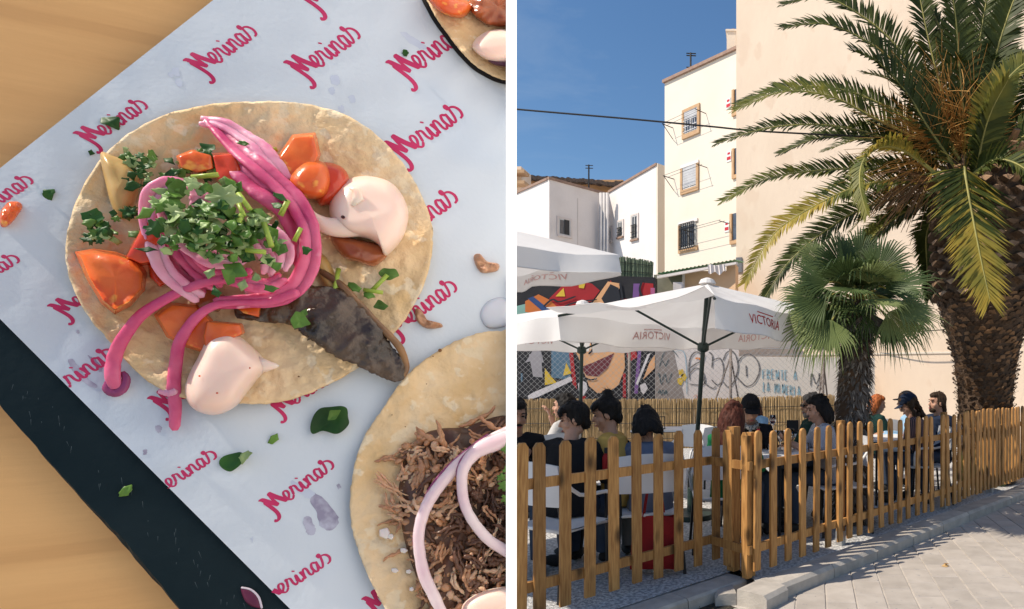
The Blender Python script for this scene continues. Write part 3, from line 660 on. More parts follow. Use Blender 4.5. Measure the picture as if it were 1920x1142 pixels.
ra = V(P(930, 0, 13.0).x, 13.0, 0); rb = V(P(1300, 0, 13.0).x, 13.0, 0); rc = V(P(1565, 0, 13.0).x, 13.0, 0)
reed_screen('reed_screen', ra, rb, 0, P(0, 748, 13).z, m_reed, 'dry straw reed screen under the mural, left of the main umbrella pole', 560, .011)
reed_screen('reed_screen', rb + V(.02, .02, 0), rc, 0, P(0, 748, 13).z, m_reed, 'dry straw reed screen under the blue handwriting, right of the main umbrella pole', 420, .011, P(0, 740, 13).z)
# overhead cable
def cable(pts, r, lab):
    o = MB().tube(spline(pts, 30), r, 6).build('overhead_cable', m_iron, smooth=True); tag(o, lab, 'cable')
cable([P(700, 180, 8.6), P(970, 205, 8.6), P(1180, 223, 8.6), P(1330, 237, 8.6), P(1440, 247, 8.7), P(1700, 260, 8.8)], .012, 'black overhead cable sagging across the blue sky into the palm fronds')
cable([P(1620, 618, 14.9), P(1700, 622, 14.5), P(1775, 618, 14.2)], .012, 'thin grey wire along the gable wall between the two palms')
# ================================================================== palms
def leafmat(name, c1, c2, trl=.3): return M(name, c1, c2, scale=3.5, rough=.5, spec=.22, trl=trl, rnd=.12)
m_fr = leafmat('palm_leaf_green', (.075, .095, .022), (.04, .055, .014))
m_fy = leafmat('palm_leaf_yellow_green', (.20, .19, .035), (.09, .115, .03))
m_fyy = leafmat('palm_leaf_yellow', (.42, .30, .05), (.22, .20, .04))
m_rach = M('palm_rachis', (.34, .30, .08), (.22, .2, .06), scale=6, rough=.5)
m_bark = M('palm_bark', (.105, .062, .034), (.05, .03, .018), scale=8, bump=1, bscale=30, lo=.3, hi=.7)
m_bark2 = M('palm_bark_ridge', (.30, .17, .085), (.13, .075, .04), scale=5, bump=.6, bscale=40)
m_cut = M('cut_leaf_base', (.42, .26, .155), (.22, .13, .075), scale=12, bump=.5, bscale=50)
def frond(par, pts, L=.42, n=135, mat=m_fr, hint=(0, -.75, .65), tipmat=None, droop=.25, vee=.35, name='frond'):
    sp = spline(pts, n); a = MB(); b = MB(); hint = Vector(hint).normalized(); k = len(sp)
    for i in range(int(n * .10), k):
        f = i / (k - 1); t = (sp[min(i + 1, k - 1)] - sp[max(i - 1, 0)]).normalized(); S = t.cross(hint).normalized(); N = S.cross(t).normalized()
        l = L * min(1, .3 + f * 3) * (1 - .62 * f ** 2.2) * random.uniform(.8, 1.1)
        for s in (1, -1):
            fwd = .5 + .45 * f + 1.3 * max(0, f - .8) * 5 * .6 + random.uniform(-.14, .14)
            d = (S * s + t * fwd + N * (vee + random.uniform(-.22, .22))).normalized()
            w_ = t * random.uniform(.016, .024)
            p0 = sp[i] ; p1 = p0 + d * l * .55; d2 = (d + V(0, 0, -droop * random.uniform(.5, 1.5))).normalized(); p2 = p1 + d2 * l * .45
            tgt = b if (tipmat and (f > .55 or random.random() < .3)) else a
            tgt.add([p0 - w_ * .5, p0 + w_ * .5, p1 - w_, p1 + w_, p2], [(0, 1, 3, 2), (2, 3, 4)])
    if a.v: o = a.build(name, mat, par, fix=False)
    if b.v:
        o2 = b.build(name if not a.v else 'frond_tip', tipmat, par, fix=False)
    MB().tube(sp, [lerp(.026, .004, i / (k - 1)) for i in range(k)], 5).build('rachis', m_rach, par, smooth=True)
PY = 8.6
pc = P(1847, 718, PY); pc.z = 0
palm = thing('date_palm', 'massive date palm with thick scaly trunk and huge arching fronds at the right', 'palm tree', pc)
prof = [(0, .40), (.3, .37), (.9, .355), (1.3, .37), (1.7, .42), (2.05, .50), (2.35, .60), (2.7, .66), (3.2, .67), (3.7, .68), (4.1, .62), (4.5, .5)]
def prad(z):
    for (a, ra_), (b, rb_) in zip(prof, prof[1:]):
        if z <= b: return lerp(ra_, rb_, max(0, (z - a) / (b - a)))
    return prof[-1][1]
tr = MB(); nz_, na = 70, 40; vs = []
for i in range(nz_ + 1):
    z = 4.5 * i / nz_
    for j in range(na):
        a = 2 * math.pi * j / na; r = prad(z) * (1 + .04 * noise.noise(V(math.cos(a) * 3, math.sin(a) * 3, z * 5))); vs.append(pc + V(r * math.cos(a), r * math.sin(a), z))
tr.add(vs, [(i * na + j, i * na + (j + 1) % na, (i + 1) * na + (j + 1) % na, (i + 1) * na + j) for i in range(nz_) for j in range(na)])
tr.build('trunk', m_bark, palm, smooth=True)
rough_ = MB(); ridge = MB(); cut = MB(); z = .05; row = 0
while z < 4.3:
    up = z > 2.55
    step = .145 if up else .062; m_n = 15 if up else 34
    for j in range(m_n):
        a = 2 * math.pi * (j + (row % 2) * .5) / m_n + random.uniform(-.03, .03)
        if not up: a += random.uniform(-.08, .08)
        if math.sin(a) > .45: continue
        r = prad(z); nrm = V(math.cos(a), math.sin(a), 0); tg = V(-math.sin(a), math.cos(a), 0); c = pc + nrm * r + V(0, 0, z)
        hw = math.pi * r / m_n * (.86 if up else 1.15)
        if up:
            o_ = .085 + random.uniform(-.02, .03); h = .075
            L_ = c - tg * hw; R2 = c + tg * hw; T_ = c + V(0, 0, h); B_ = c - V(0, 0, h)
            q = .72; f = nrm * o_
            fl = [c + tg * -hw * q + f + V(0, 0, .015), c + V(0, 0, h * .55) + f * .8, c + tg * hw * q + f + V(0, 0, .015), c - V(0, 0, h * .6) + f * 1.25]
            (cut if random.random() < .62 else ridge).add(fl, [(0, 1, 2, 3)])
            rough_.add([L_, T_, R2, B_] + fl, [(0, 1, 5, 4), (1, 2, 6, 5), (2, 3, 7, 6), (3, 0, 4, 7)])
        else:
            o_ = random.uniform(.02, .07); h = random.uniform(.03, .05); zz = random.uniform(-.02, .02); c = c + V(0, 0, zz)
            (ridge if random.random() < .42 else rough_).add([c - tg * hw - V(0, 0, .01), c + tg * hw - V(0, 0, .01), c + tg * hw * random.uniform(.2, .7) + nrm * o_ + V(0, 0, h), c - tg * hw * random.uniform(.2, .7) + nrm * o_ + V(0, 0, h * random.uniform(.5, 1.1)), c + V(0, 0, h * 1.1)], [(0, 1, 2, 3), (3, 2, 4)])
    z += step; row += 1
for mb_, mt, nm in ((rough_, m_bark, 'bark_scales'), (ridge, m_bark2, 'bark_ridges'), (cut, m_cut, 'cut_leaf_bases')):
    o = mb_.build(nm, mt, palm, fix=False); o['kind'] = 'stuff'
for i in range(26):
    a = random.uniform(math.pi * .95, math.pi * 2.05); z = random.uniform(3.9, 4.5); r = prad(z); nrm = V(math.cos(a), math.sin(a), .5).normalized(); c = pc + V(math.cos(a) * r, math.sin(a) * r, z)
    MB().tube([c - nrm * .05, c + nrm * .16, c + nrm * .26 + V(0, 0, .03)], [.07, .06, .05], 7, flat=.5).build('leaf_stub', random.choice([m_cut, m_bark2]), palm)
cc = P(1820, 330, PY)
def F(pts, ys, **k):
    n = len(pts); frond(palm, [P(u, v, PY + lerp(ys[0], ys[1], i / (n - 1))) for i, (u, v) in enumerate(pts)], **k)
Y_ = dict(mat=m_fr)
F([(1800, 300), (1745, 210), (1690, 130), (1620, 75), (1545, 45), (1470, 52)], (-.3, -.7), L=.40)
F([(1800, 290), (1730, 160), (1670, 75), (1600, 20), (1540, -5), (1472, 8)], (0, .3), L=.42)
F([(1795, 320), (1740, 240), (1700, 175), (1650, 120), (1600, 95)], (-.4, -1.1), L=.45)
F([(1790, 310), (1720, 262), (1640, 222), (1560, 182), (1470, 172), (1378, 206)], (0, -.2), tipmat=m_fy)
F([(1790, 310), (1715, 235), (1640, 190), (1560, 165), (1470, 165), (1382, 195)], (.3, .6), L=.38)
F([(1790, 330), (1710, 285), (1630, 250), (1540, 234), (1440, 240), (1345, 268)], (0, -.3), L=.36)
F([(1780, 340), (1700, 285), (1620, 262), (1540, 258), (1462, 288)], (.5, .9), L=.34)
F([(1780, 345), (1700, 320), (1620, 316), (1530, 320), (1440, 335), (1355, 376)], (0, -.1), tipmat=m_fy, L=.37)
F([(1780, 355), (1690, 338), (1610, 350), (1530, 385), (1450, 440), (1397, 530)], (-.1, -.5), tipmat=m_fyy, L=.40)
F([(1775, 365), (1690, 370), (1610, 395), (1545, 435), (1480, 490), (1435, 555)], (.2, .3), L=.42)
F([(1775, 375), (1720, 388), (1670, 415), (1630, 450), (1605, 490)], (.3, .6), tipmat=m_fy, L=.38)
F([(1760, 330), (1700, 285), (1655, 275), (1620, 300), (1612, 345), (1625, 400)], (-.5, -1.2), mat=m_fyy, L=.36, hint=(-.7, -.3, .6), tipmat=m_fy, droop=.5)
F([(1812, 330), (1808, 315), (1815, 360), (1828, 430), (1842, 500), (1856, 562)], (-.8, -1.5), L=.68, hint=(.12, -1, .1), tipmat=m_fyy, vee=-.12, droop=.1, n=150)
F([(1800, 280), (1765, 170), (1740, 70), (1722, -20), (1710, -90)], (0, .2), L=.40)
F([(1812, 270), (1800, 140), (1790, 20), (1770, -90)], (-.3, -.6), L=.42)
F([(1820, 270), (1830, 130), (1848, 10), (1870, -100)], (.2, .1), L=.42)
F([(1830, 280), (1855, 150), (1890, 30), (1930, -70)], (-.2, -.5), L=.42)
F([(1830, 290), (1850, 220), (1880, 160), (1930, 115), (1985, 120)], (-.6, -1.0), L=.34, mat=m_fyy, tipmat=m_fy)
F([(1840, 300), (1890, 200), (1950, 110), (2010, 60)], (0, .1), L=.42)
F([(1845, 330), (1900, 270), (1960, 240), (2030, 240)], (-.3, -.6), L=.42)
F([(1828, 345), (1840, 270), (1858, 210), (1890, 150)], (-.7, -1.3), L=.38, hint=(.3, -.9, .2), tipmat=m_fy)
F([(1850, 350), (1900, 330), (1950, 360), (1990, 430)], (-.2, -.6), L=.42)
F([(1860, 370), (1900, 400), (1925, 470), (1935, 560), (1930, 640)], (.2, .5), L=.40)
F([(1780, 370), (1740, 430), (1738, 500), (1742, 560)], (.5, .7), L=.34)
F([(1820, 330), (1870, 300), (1925, 320), (1960, 380)], (-.8, -1.6), L=.40, tipmat=m_fy)
for i in range(44):
    az = random.uniform(0, 2 * math.pi); el = random.uniform(.1, 1.3); L_ = random.uniform(2.0, 2.9); d = V(math.cos(az) * math.cos(el), abs(math.sin(az)) * math.cos(el) * random.choice((1, 1, -.35)), math.sin(el))
    c0_ = cc + V(0, .1, .1); pts = [c0_, c0_ + d * L_ * .35, c0_ + d * L_ * .7 - V(0, 0, .15), c0_ + d * L_ - V(0, 0, .6)]
    if d.y < .1 and d.x < -.2: continue
    frond(palm, pts, L=.38, n=60, mat=random.choice([m_fr, m_fr, m_fy]), hint=(0, -.5, .8))
m_fruit = M('orange_fruit_stalk', (.55, .29, .08), (.38, .19, .05), scale=8)
for (u, v, n, sx, Yo) in ((1770, 150, 150, 55, -.5), (1690, 225, 110, 45, -.4), (1665, 360, 60, 45, -.2), (1800, 240, 80, 40, -.6), (1860, 260, 60, 40, -.4)):
    ft = MB(); c = P(u, v, PY + Yo); s0_ = P(1800, 300, PY)
    for i in range(n):
        e = c + V(random.gauss(0, sx / 133), random.gauss(0, .2), random.gauss(0, .28)); m1 = lerp(s0_, e, .55) + V(random.gauss(0, .12), random.gauss(0, .1), random.uniform(0, .25))
        ft.tube(spline([lerp(s0_, c, .4), m1, e], 5), [.006, .006, .005, .005, .004, .003], 3, cap=False)
    o = ft.build('fruit_stalks', m_fruit, palm, fix=False); o['kind'] = 'stuff'
# dry twigs
tw = MB()
for i in range(90):
    a = P(1760, 340, PY - .2); e = P(random.gauss(1670, 30), random.gauss(390, 30), PY - .3 + random.gauss(0, .2)); tw.tube(spline([a, lerp(a, e, .6) + V(0, 0, .15), e], 4), .005, 3, cap=False)
o = tw.build('dry_twigs', m_bark2, palm, fix=False); o['kind'] = 'stuff'
# ---- fan palm
FY = 6.1
fc = P(1597, 718, FY); fc.z = 0
fp = thing('fan_palm', 'small fan palm with shaggy dark trunk and spiky leaves left of the date palm', 'palm tree', fc)
tz = 2.2
MB().tube(spline([fc, fc + V(-.02, 0, .9), fc + V(.03, 0, 1.6), fc + V(.05, 0, tz)], 14), [.15] * 10 + [.145, .14, .13, .12, .1], 18).build('trunk', m_bark, fp, smooth=True)
m_fib = M('trunk_fibre', (.17, .14, .12), (.07, .055, .045), scale=15, lo=.3, hi=.7); m_fib2 = M('trunk_fibre_pale', (.40, .34, .29), (.2, .17, .14), scale=15)
fb = MB(); fb2 = MB()
for i in range(3600):
    z = random.uniform(.0, tz); a = random.uniform(0, 2 * math.pi)
    if math.sin(a) > .6: continue
    r = .146 + (.04 if z < 1.0 else 0) * (1.0 - z) + (.0 if z < 1.9 else .06 * (z - 1.9)); nrm = V(math.cos(a), math.sin(a), 0); tg = V(-math.sin(a), math.cos(a), 0)
    c = fc + nrm * r + V(.05 * z / tz, 0, z); l = random.uniform(.05, .13); d = (nrm * random.uniform(.25, .9) + tg * random.uniform(-.6, .6) - V(0, 0, random.uniform(.5, 1.2))).normalized()
    w_ = tg * random.uniform(.006, .016)
    (fb if random.random() < .85 else fb2).add([c - w_, c + w_, c + d * l * .6 + w_ * .8, c + d * l * .6 - w_ * .8, c + d * l], [(0, 1, 2, 3), (3, 2, 4)])
o = fb.build('trunk_fibres', m_fib, fp, fix=False); o['kind'] = 'stuff'; o = fb2.build('pale_trunk_fibres', m_fib2, fp, fix=False); o['kind'] = 'stuff'
m_fan = leafmat('fan_leaf_green', (.085, .12, .04), (.04, .065, .02), .2); m_fan2 = leafmat('fan_leaf_light', (.20, .24, .09), (.12, .16, .05), .3)
def fan(hub, d, nrm, rad, nb=26, spread=2.4, mat=m_fan, pet=None):
    d = Vector(d).normalized(); nrm = Vector(nrm); nrm = (nrm - d * nrm.dot(d)).normalized(); s = d.cross(nrm); m_ = MB(); hub = Vector(hub)
    for i in range(nb):
        a = lerp(-spread / 2, spread / 2, i / (nb - 1)) + random.uniform(-.02, .02); e = (d * math.cos(a) + s * math.sin(a)).normalized(); l = rad * random.uniform(.85, 1.05) * (1 - .25 * abs(a) / (spread / 2)); p = e.cross(nrm) 
        w1 = p * rad * spread / nb * .30; fold = nrm * .006
        m1 = hub + e * l * .55; tip = hub + e * l + V(0, 0, -l * random.uniform(.08, .34)); m2 = hub + e * l * .8 + V(0, 0, -l * .02)
        m_.add([hub, m1 - w1, m1 + fold, m1 + w1, m2 - w1 * .5, m2 + w1 * .5, tip], [(0, 1, 2), (0, 2, 3), (1, 4, 2), (2, 4, 5), (2, 5, 3), (4, 6, 5)])
    f = m_.build('fan_leaf', mat, fp, fix=False)
    if pet is not None: MB().tube(spline([pet, lerp(pet, hub, .6) + V(0, 0, .06), hub], 6), .009, 5).build('petiole', m_rach, fp)
fcr = P(1608, 560, FY)
def FN_(u, v, du, dv, dy, rad, nrm=(0, -1, .3), Yo=0, **k):
    hub = P(u, v, FY + Yo); d = V(du, dy, -dv); fan(hub, d, nrm, rad / 165, pet=fcr + V(0, 0, .0), **k)
for a in ((1580, 500, -.5, -1, -.2, 75, (0, -.8, .5), -.2), (1610, 490, .1, -1, 0, 70, (0, -1, .2), 0), (1645, 510, .6, -.9, -.1, 80, (0, -.8, .5), -.1), (1555, 530, -1, -.5, -.1, 85, (0, -.7, .7), -.3), (1550, 560, -1, .1, -.2, 90, (0, -.8, .5), -.4),
          (1540, 590, -.8, .9, -.1, 90, (-.3, -1, .2), -.4), (1560, 600, -.5, 1.2, -.3, 80, (-.3, -1, .2), -.5), (1660, 540, 1, -.3, -.1, 95, (0, -.6, .8), -.3), (1680, 570, 1, .35, -.2, 90, (.2, -.6, .8), -.4), (1665, 585, .9, .9, -.3, 85, (.3, -1, .3), -.4),
          (1590, 525, -.3, -.6, -1, 80, (0, .2, 1), -.5), (1630, 530, .4, -.5, -1, 80, (0, .2, 1), -.5), (1680, 545, 1, -.1, .5, 80, (0, -.5, .8), .4), (1570, 520, -.8, -.6, .6, 85, (0, -.6, .8), .4), (1610, 500, 0, -1, .7, 70, (0, -1, .4), .3),
          (1600, 540, -.6, .3, -1, 70, (-.2, -.6, .6), -.6), (1640, 560, .5, .4, -1, 70, (.2, -.6, .6), -.6), (1700, 580, .7, .8, .1, 70, (.2, -1, .3), 0)):
    FN_(*a[:6], nrm=a[6], Yo=a[7], mat=random.choice([m_fan, m_fan, m_fan2]), nb=30)
for i in range(26):
    a_ = random.uniform(0, 6.28); e_ = random.uniform(-.7, 1.2); d_ = V(math.cos(a_) * math.cos(e_), math.sin(a_) * math.cos(e_), math.sin(e_)); st_ = random.uniform(.12, .36)
    fan(fcr + d_ * st_ + V(0, 0, -.05), d_ + V(0, 0, -.25), V(0, -.5, .9) - d_ * .3, random.uniform(.34, .56), nb=22, mat=random.choice([m_fan, m_fan, m_fan, m_fan2]), pet=fcr - V(0, 0, .1))
for i in range(16):
    a_ = random.uniform(3.1, 6.3); d_ = V(math.cos(a_), math.sin(a_), -1.3); fan(fcr + V(math.cos(a_), math.sin(a_), -.6) * .28, d_, V(math.cos(a_), math.sin(a_), .5), random.uniform(.3, .42), nb=20, spread=1.6, mat=random.choice([m_fan, m_fan, m_fib]), pet=fcr - V(0, 0, .1))
FN_(1663, 597, .25, 1, 0, 76, nrm=(0, -1, 0), Yo=-.2, spread=1.0, nb=15)
FN_(1525, 560, -1, -.4, 0, 60, nrm=(0, -.9, .3), Yo=-.2, mat=m_fan2); FN_(1540, 480 + 10, -.9, -.6, 0, 60, nrm=(0, -.9, .3), Yo=0, mat=m_fan2)
# low sprigs at the date palm's foot
mb = MB()
for i in range(120):
    p = pc + V(random.uniform(-.5, .1), random.uniform(-.5, -.42), 0) + V(.0, 0, 0); h = random.uniform(.2, .6); d = V(random.uniform(-.12, .12), random.uniform(-.1, .1), h)
    mb.add([p, p + d * .6 + V(.02, 0, 0), p + d, p + d * .6 - V(.02, 0, 0)], [(0, 1, 2, 3)])
tag(mb.build('weeds', m_fan2, fix=False), kind='stuff')
# ================================================================== umbrellas
m_canvas = M('white_canvas', (.84, .82, .80), (.78, .75, .73), scale=2.2, rough=.8, trl=.32, bump=.25, bscale=3.5, bdist=.03)
m_pole = M('dark_green_pole', (.012, .03, .024), scale=4, rough=.4, spec=.5)
m_print = M('red_print', (.52, .03, .03), scale=8); m_printf = M('red_print_seen_through', (.62, .33, .31), (.7, .45, .43), scale=9)
def umbrella(c, hd, rot, za, ze, lab, hub, base_shift=(0, 0), flip_side=None, texts=(), val=.26, lift=(0, 0, 0, 0)):
    c = V(c[0], c[1], 0); u_ = thing('market_umbrella', lab, 'umbrella', c + V(base_shift[0], base_shift[1], 0), group='white umbrellas over the yard')
    cr_ = [c + V(hd * math.cos(rot + math.pi / 2 * k), hd * math.sin(rot + math.pi / 2 * k), ze + lift[k]) for k in range(4)]; ap = c + V(0, 0, za)
    N = 14
    m_ = MB(); 
    for k in range(4):
        A_, B_ = cr_[k], cr_[(k + 1) % 4]; grid = {}
        for i in range(N + 1):
            f = i / N
            for j in range(N + 1):
                g = j / N; p = lerp(ap, lerp(A_, B_, g), f); s = math.sin(math.pi * g)
                p = p - V(0, 0, .10 * s * f * (1.3 - f)) + V(0, 0, .012 * math.sin(g * 17 + k) * f); mid = (A_ + B_) / 2 - c; mid.z = 0
                p = p - mid.normalized() * (.07 * s * f * f)
                grid[i, j] = p
        base = len(m_.v); m_.v += [grid[i, j] for i in range(N + 1) for j in range(N + 1)]
        m_.f += [(base + i * (N + 1) + j, base + i * (N + 1) + j + 1, base + (i + 1) * (N + 1) + j + 1, base + (i + 1) * (N + 1) + j) for i in range(N) for j in range(N)]
        outn = ((A_ + B_) / 2 - c); outn.z = 0; outn.normalize(); vm = MB()
        fl = flip_side == k; edge = [grid[N, j] for j in range(N + 1)]
        def vpt(x, y, o=0.0, edge=edge, outn=outn, fl=fl, k=k):
            fx = x * N; j = min(int(fx), N - 1); e = lerp(edge[j], edge[j + 1], fx - j); bil = .05 * math.sin(x * 9 + k * 2) * y + .02 * math.sin(x * 23) * y
            if fl: return e + (outn * .75 + V(0, 0, .20 + .25 * math.sin(x * 7))) .normalized() * val * .5 * y + V(0, 0, o)
            return e - V(0, 0, val * y) + outn * (bil + .02 * y + o)
        vs = [vpt(x / 28, y / 4) for y in range(5) for x in range(29)]; vm.add(vs, [(y * 29 + x, y * 29 + x + 1, y * 29 + x + 30, y * 29 + x + 29) for y in range(4) for x in range(28)])
        vo = vm.build('valance', m_canvas, u_, smooth=True, fix=False)
        for (kk, fx0, fx1, mir) in texts:
            if kk != k: continue
            tv, tf = textverts('VICTORIA'); lw_ = (fx1 - fx0)
            for off, mt, in ((.004, m_print), (-.004, m_printf)):
                if fl and off < 0: continue
                t_ = MB().add([vpt(fx0 + lw_ * x, .64 - .32 * y, off) for x, y in tv], tf); t_.build('printed_word', mt, vo, fix=False)
                tv2, tf2 = textverts('CERVEZAS') if False else (None, None)
                MB().add([vpt(fx0 + lw_ * x, y, off) for x, y in ((.25, .20), (.75, .20), (.75, .235), (.25, .235))], [(0, 1, 2, 3)]).build('printed_rule', mt, vo, fix=False)
        MB().tube([vpt(x / 20, 1.0) for x in range(21)], .004, 4).build('hem', m_canvas, vo)
    m_.build('canopy', m_canvas, u_, smooth=True)
    bs = c + V(base_shift[0], base_shift[1], 0); top = ap - V(0, 0, .02); hb = lerp(bs, top, hub / za)
    MB().tube([bs, hb, top], [.024, .024, .022], 12).build('pole', m_pole, u_, smooth=True)
    MB().lathe([(.03, -.05), (.06, -.03), (.06, .03), (.04, .05)], hb, 12).build('runner_hub', m_pole, u_, smooth=True)
    MB().lathe([(.05, -.02), (.06, 0), (.05, .02)], top - V(0, 0, .03), 12).build('crown_hub', m_pole, u_)
    MB().lathe([(.02, 0), (.09, .0), (.07, .04), (.02, .06)], ap + V(0, 0, .0), 12).build('vent_cap', m_canvas, u_)
    for k in range(4):
        MB().tube([top - V(0, 0, .03), cr_[k] - V(0, 0, .025)], .013, 6).build('rib', m_pole, u_)
        MB().tube([hb, lerp(top, cr_[k], .56) - V(0, 0, .03)], .013, 6).build('strut', m_pole, u_)
    MB().lathe([(.24, 0), (.25, .01), (.24, .05), (.05, .07), (.045, .3)], bs, 20).build('base', m_pole, u_)
    return u_
umbrella((-.64, 6.3), 1.48, R(8), 2.40, 2.07, 'foremost white market umbrella, its dark pole and struts fully seen in mid yard', 1.76, (-.16, 0), flip_side=2,
         texts=((3, .22, .47, 0), (2, .35, .62, 0), (1, .30, .56, 0), (0, .42, .70, 0)))
umbrella((-2.44, 8.0), 1.5, R(12), 2.40, 2.12, 'white market umbrella second in line, partly behind the foremost one, pole beside the seated women', 1.82, (-.05, 0), texts=((1, .35, .65, 0), (0, .35, .65, 0), (3, .3, .6, 0)))
umbrella((-2.56, 4.25), 1.50, R(2), 2.62, 2.22, 'nearest white market umbrella at upper left, only its drooping right corner in view', 1.9, (0, 0), texts=((0, .3, .62, 0), (1, .3, .62, 0)), val=.13, lift=(.05, .13, 0, 0))
# ================================================================== furniture
m_wpl = M('white_plastic', (.72, .72, .73), (.66, .66, .67), scale=4, rough=.45)
m_blk = M('black_metal', (.015, .015, .017), scale=8, rough=.45)
def chair_proto():
    t = thing('cafe_chair', 'x', 'chair', (0, 0, 0), group='white plastic cafe chairs')
    s = MB(); N = 8; vs = [V(lerp(-.22, .22, i / N), lerp(-.20, .22, j / N), .44 - .02 * math.sin(math.pi * i / N) * math.sin(math.pi * j / N)) for j in range(N + 1) for i in range(N + 1)]
    f = [(j * (N + 1) + i, j * (N + 1) + i + 1, (j + 1) * (N + 1) + i + 1, (j + 1) * (N + 1) + i) for j in range(N) for i in range(N)]
    s.add(vs, f); s.add([v - V(0, 0, .02) for v in vs], f); s.tube([V(-.22, -.2, .43), V(.22, -.2, .43), V(.22, .22, .43), V(-.22, .22, .43), V(-.22, -.2, .43)], .012, 6); s.build('seat', m_wpl, t, smooth=True)
    b = MB(); vs = []
    for j in range(9):
        z = lerp(.60, .86, j / 8); hw = .23 + .02 * math.sin(math.pi * j / 8)
        for i in range(13): x = lerp(-1, 1, i / 12); vs.append(V(x * hw, -.23 - .05 * (z - .44) - .03 * (1 - x * x), z + .02 * (1 - x * x) * (j / 8)))
    f = [(j * 13 + i, j * 13 + i + 1, (j + 1) * 13 + i + 1, (j + 1) * 13 + i) for j in range(8) for i in range(12)]
    b.add(vs, f); b.add([v - V(0, .012, 0) for v in vs], f); b.build('backrest', m_wpl, t, smooth=True)
    for sx in (-1, 1):
        MB().tube(spline([V(sx * .23, -.25, .80), V(sx * .26, -.10, .66), V(sx * .27, .12, .65), V(sx * .25, .20, .60), V(sx * .23, .20, .44)], 12), .013, 7).build('armrest', m_wpl, t, smooth=True)
        MB().tube([V(sx * .22, -.24, .62), V(sx * .21, -.2, .44), V(sx * .24, -.26, 0)], .013, 7).build('leg', m_blk, t); MB().tube([V(sx * .21, .19, .44), V(sx * .24, .24, 0)], .013, 7).build('leg', m_blk, t)
    return t
def table_proto():
    t = thing('cafe_table', 'x', 'table', (0, 0, 0), group='white topped cafe tables')
    MB().box((0, 0, .73), (.70, .70, .025)).build('tabletop', m_wpl, t); MB().box((0, 0, .714), (.71, .71, .006)).build('edge_band', m_blk, t)
    for sx in (-1, 1):
        for sy in (-1, 1): MB().tube([V(sx * .30, sy * .30, .71), V(sx * .31, sy * .31, 0)], .014, 7).build('leg', m_blk, t)
    return t
CH = chair_proto(); TB = table_proto()
CHAIRS = [(-1.40, 4.15, -28, 'white cafe chair nearest the clipped fence, with its wide back turned to the street'),
          (-.92, 4.60, 18, 'white cafe chair with the red tote bag hanging from it'),
          (-1.30, 5.1, 100, 'white cafe chair of the woman in the yellow shirt'),
          (-.42, 5.2, 10, 'white cafe chair of the red-haired woman in green'),
          (-.25, 6.15, 185, 'white cafe chair of the man in the black cap'),
          (.62, 5.75, 110, 'white cafe chair of the woman in the striped shirt'),
          (.55, 6.5, 130, 'white cafe chair of the grey-haired man in sunglasses'),
          (1.62, 8.9, -10, 'empty white cafe chair standing by the blank wall beside the redhead'),
          (1.78, 7.12, 100, 'white cafe chair of the woman in the navy cap'),
          (2.02, 7.6, 110, 'white cafe chair of the man with the ponytail'),
          (-1.0, 7.2, 150, 'empty white cafe chair behind the woman in yellow'),
          (-2.35, 6.2, 60, 'white cafe chair of the woman eating with long dark hair'),
          (-.62, 7.4, 20, 'empty white cafe chair with pointed back corner by the reed screen')]
for i, (x, y, a, lab) in enumerate(CHAIRS):
    o = CH if i == 0 else dup(CH, loc=(x, y, 0), rz=R(a)); o.location = (x, y, 0); o.rotation_euler[2] = R(a); o['label'] = lab
TABS = [(-1.55, 4.75, 10, 'white cafe table between the two women at the left'), (-.2, 5.65, 8, 'white cafe table with glasses and beer bottle in front of the man in the cap'), (.35, 5.75, 8, 'white cafe table before the woman in the striped shirt'),
        (.36, 7.9, 5, 'far cafe table with a menu stand under the blue handwriting'), (-1.55, 8.6, 5, 'far cafe table at the reed screen, left of the umbrella pole, carrying a small frame'), (1.45, 7.25, 10, 'white cafe table between the redhead and the caps'), (-2.9, 6.6, 0, 'white cafe table before the woman with long dark hair')]
for i, (x, y, a, lab) in enumerate(TABS):
    o = TB if i == 0 else dup(TB, loc=(x, y, 0), rz=R(a)); o.location = (x, y, 0); o.rotation_euler[2] = R(a); o['label'] = lab
m_glass = glassmat('clear_glass'); m_wine = M('red_wine', (.12, .005, .02), scale=4, rough=.1)
def wineglass(x, y, z, lab, wine=False, s=1):
    t = thing('wine_glass', lab, 'glass', (x, y, z), group='glasses on the cafe tables'); c = V(x, y, z)
    MB().lathe([(.034 * s, 0), (.034 * s, .003), (.005, .008), (.004, .08 * s), (.02 * s, .09 * s), (.038 * s, .13 * s), (.034 * s, .19 * s), (.032 * s, .19 * s), (.036 * s, .13 * s), (.018 * s, .094 * s), (.001, .09 * s)], c, 14, cap=False).build('bowl', m_glass, t, smooth=True)
    if wine: MB().lathe([(.003, .095 * s), (.018 * s, .1 * s), (.034 * s, .13 * s), (.003, .131 * s)], c, 12).build('wine', m_wine, t)
wineglass(.10, 5.75, .743, 'left clear wine glass in front of the striped-shirt woman'); wineglass(.19, 5.68, .743, 'right clear wine glass in front of the striped-shirt woman', s=1.1); wineglass(.04, 7.8, .743, 'glass of red wine on the far table under the blue handwriting', True, 1.2)
m_beer = M('beer_bottle_brown', (.10, .035, .01), scale=5, rough=.12, spec=.7)
t = thing('beer_bottle', 'brown beer bottle with a white label on the table before the man in the cap', 'bottle', (-.10, 5.50, .743)); c = V(-.10, 5.50, .743)
MB().lathe([(.03, 0), (.031, .01), (.031, .13), (.014, .18), (.013, .23), (.015, .235), (.015, .245)], c, 16).build('glass_body', m_beer, t, smooth=True); MB().lathe([(.0318, .04), (.0318, .10)], c, 16, cap=False).build('paper_label', m_wpl, t); MB().lathe([(.0145, .185), (.0138, .225)], c, 16, cap=False).build('neck_label', m_red, t)
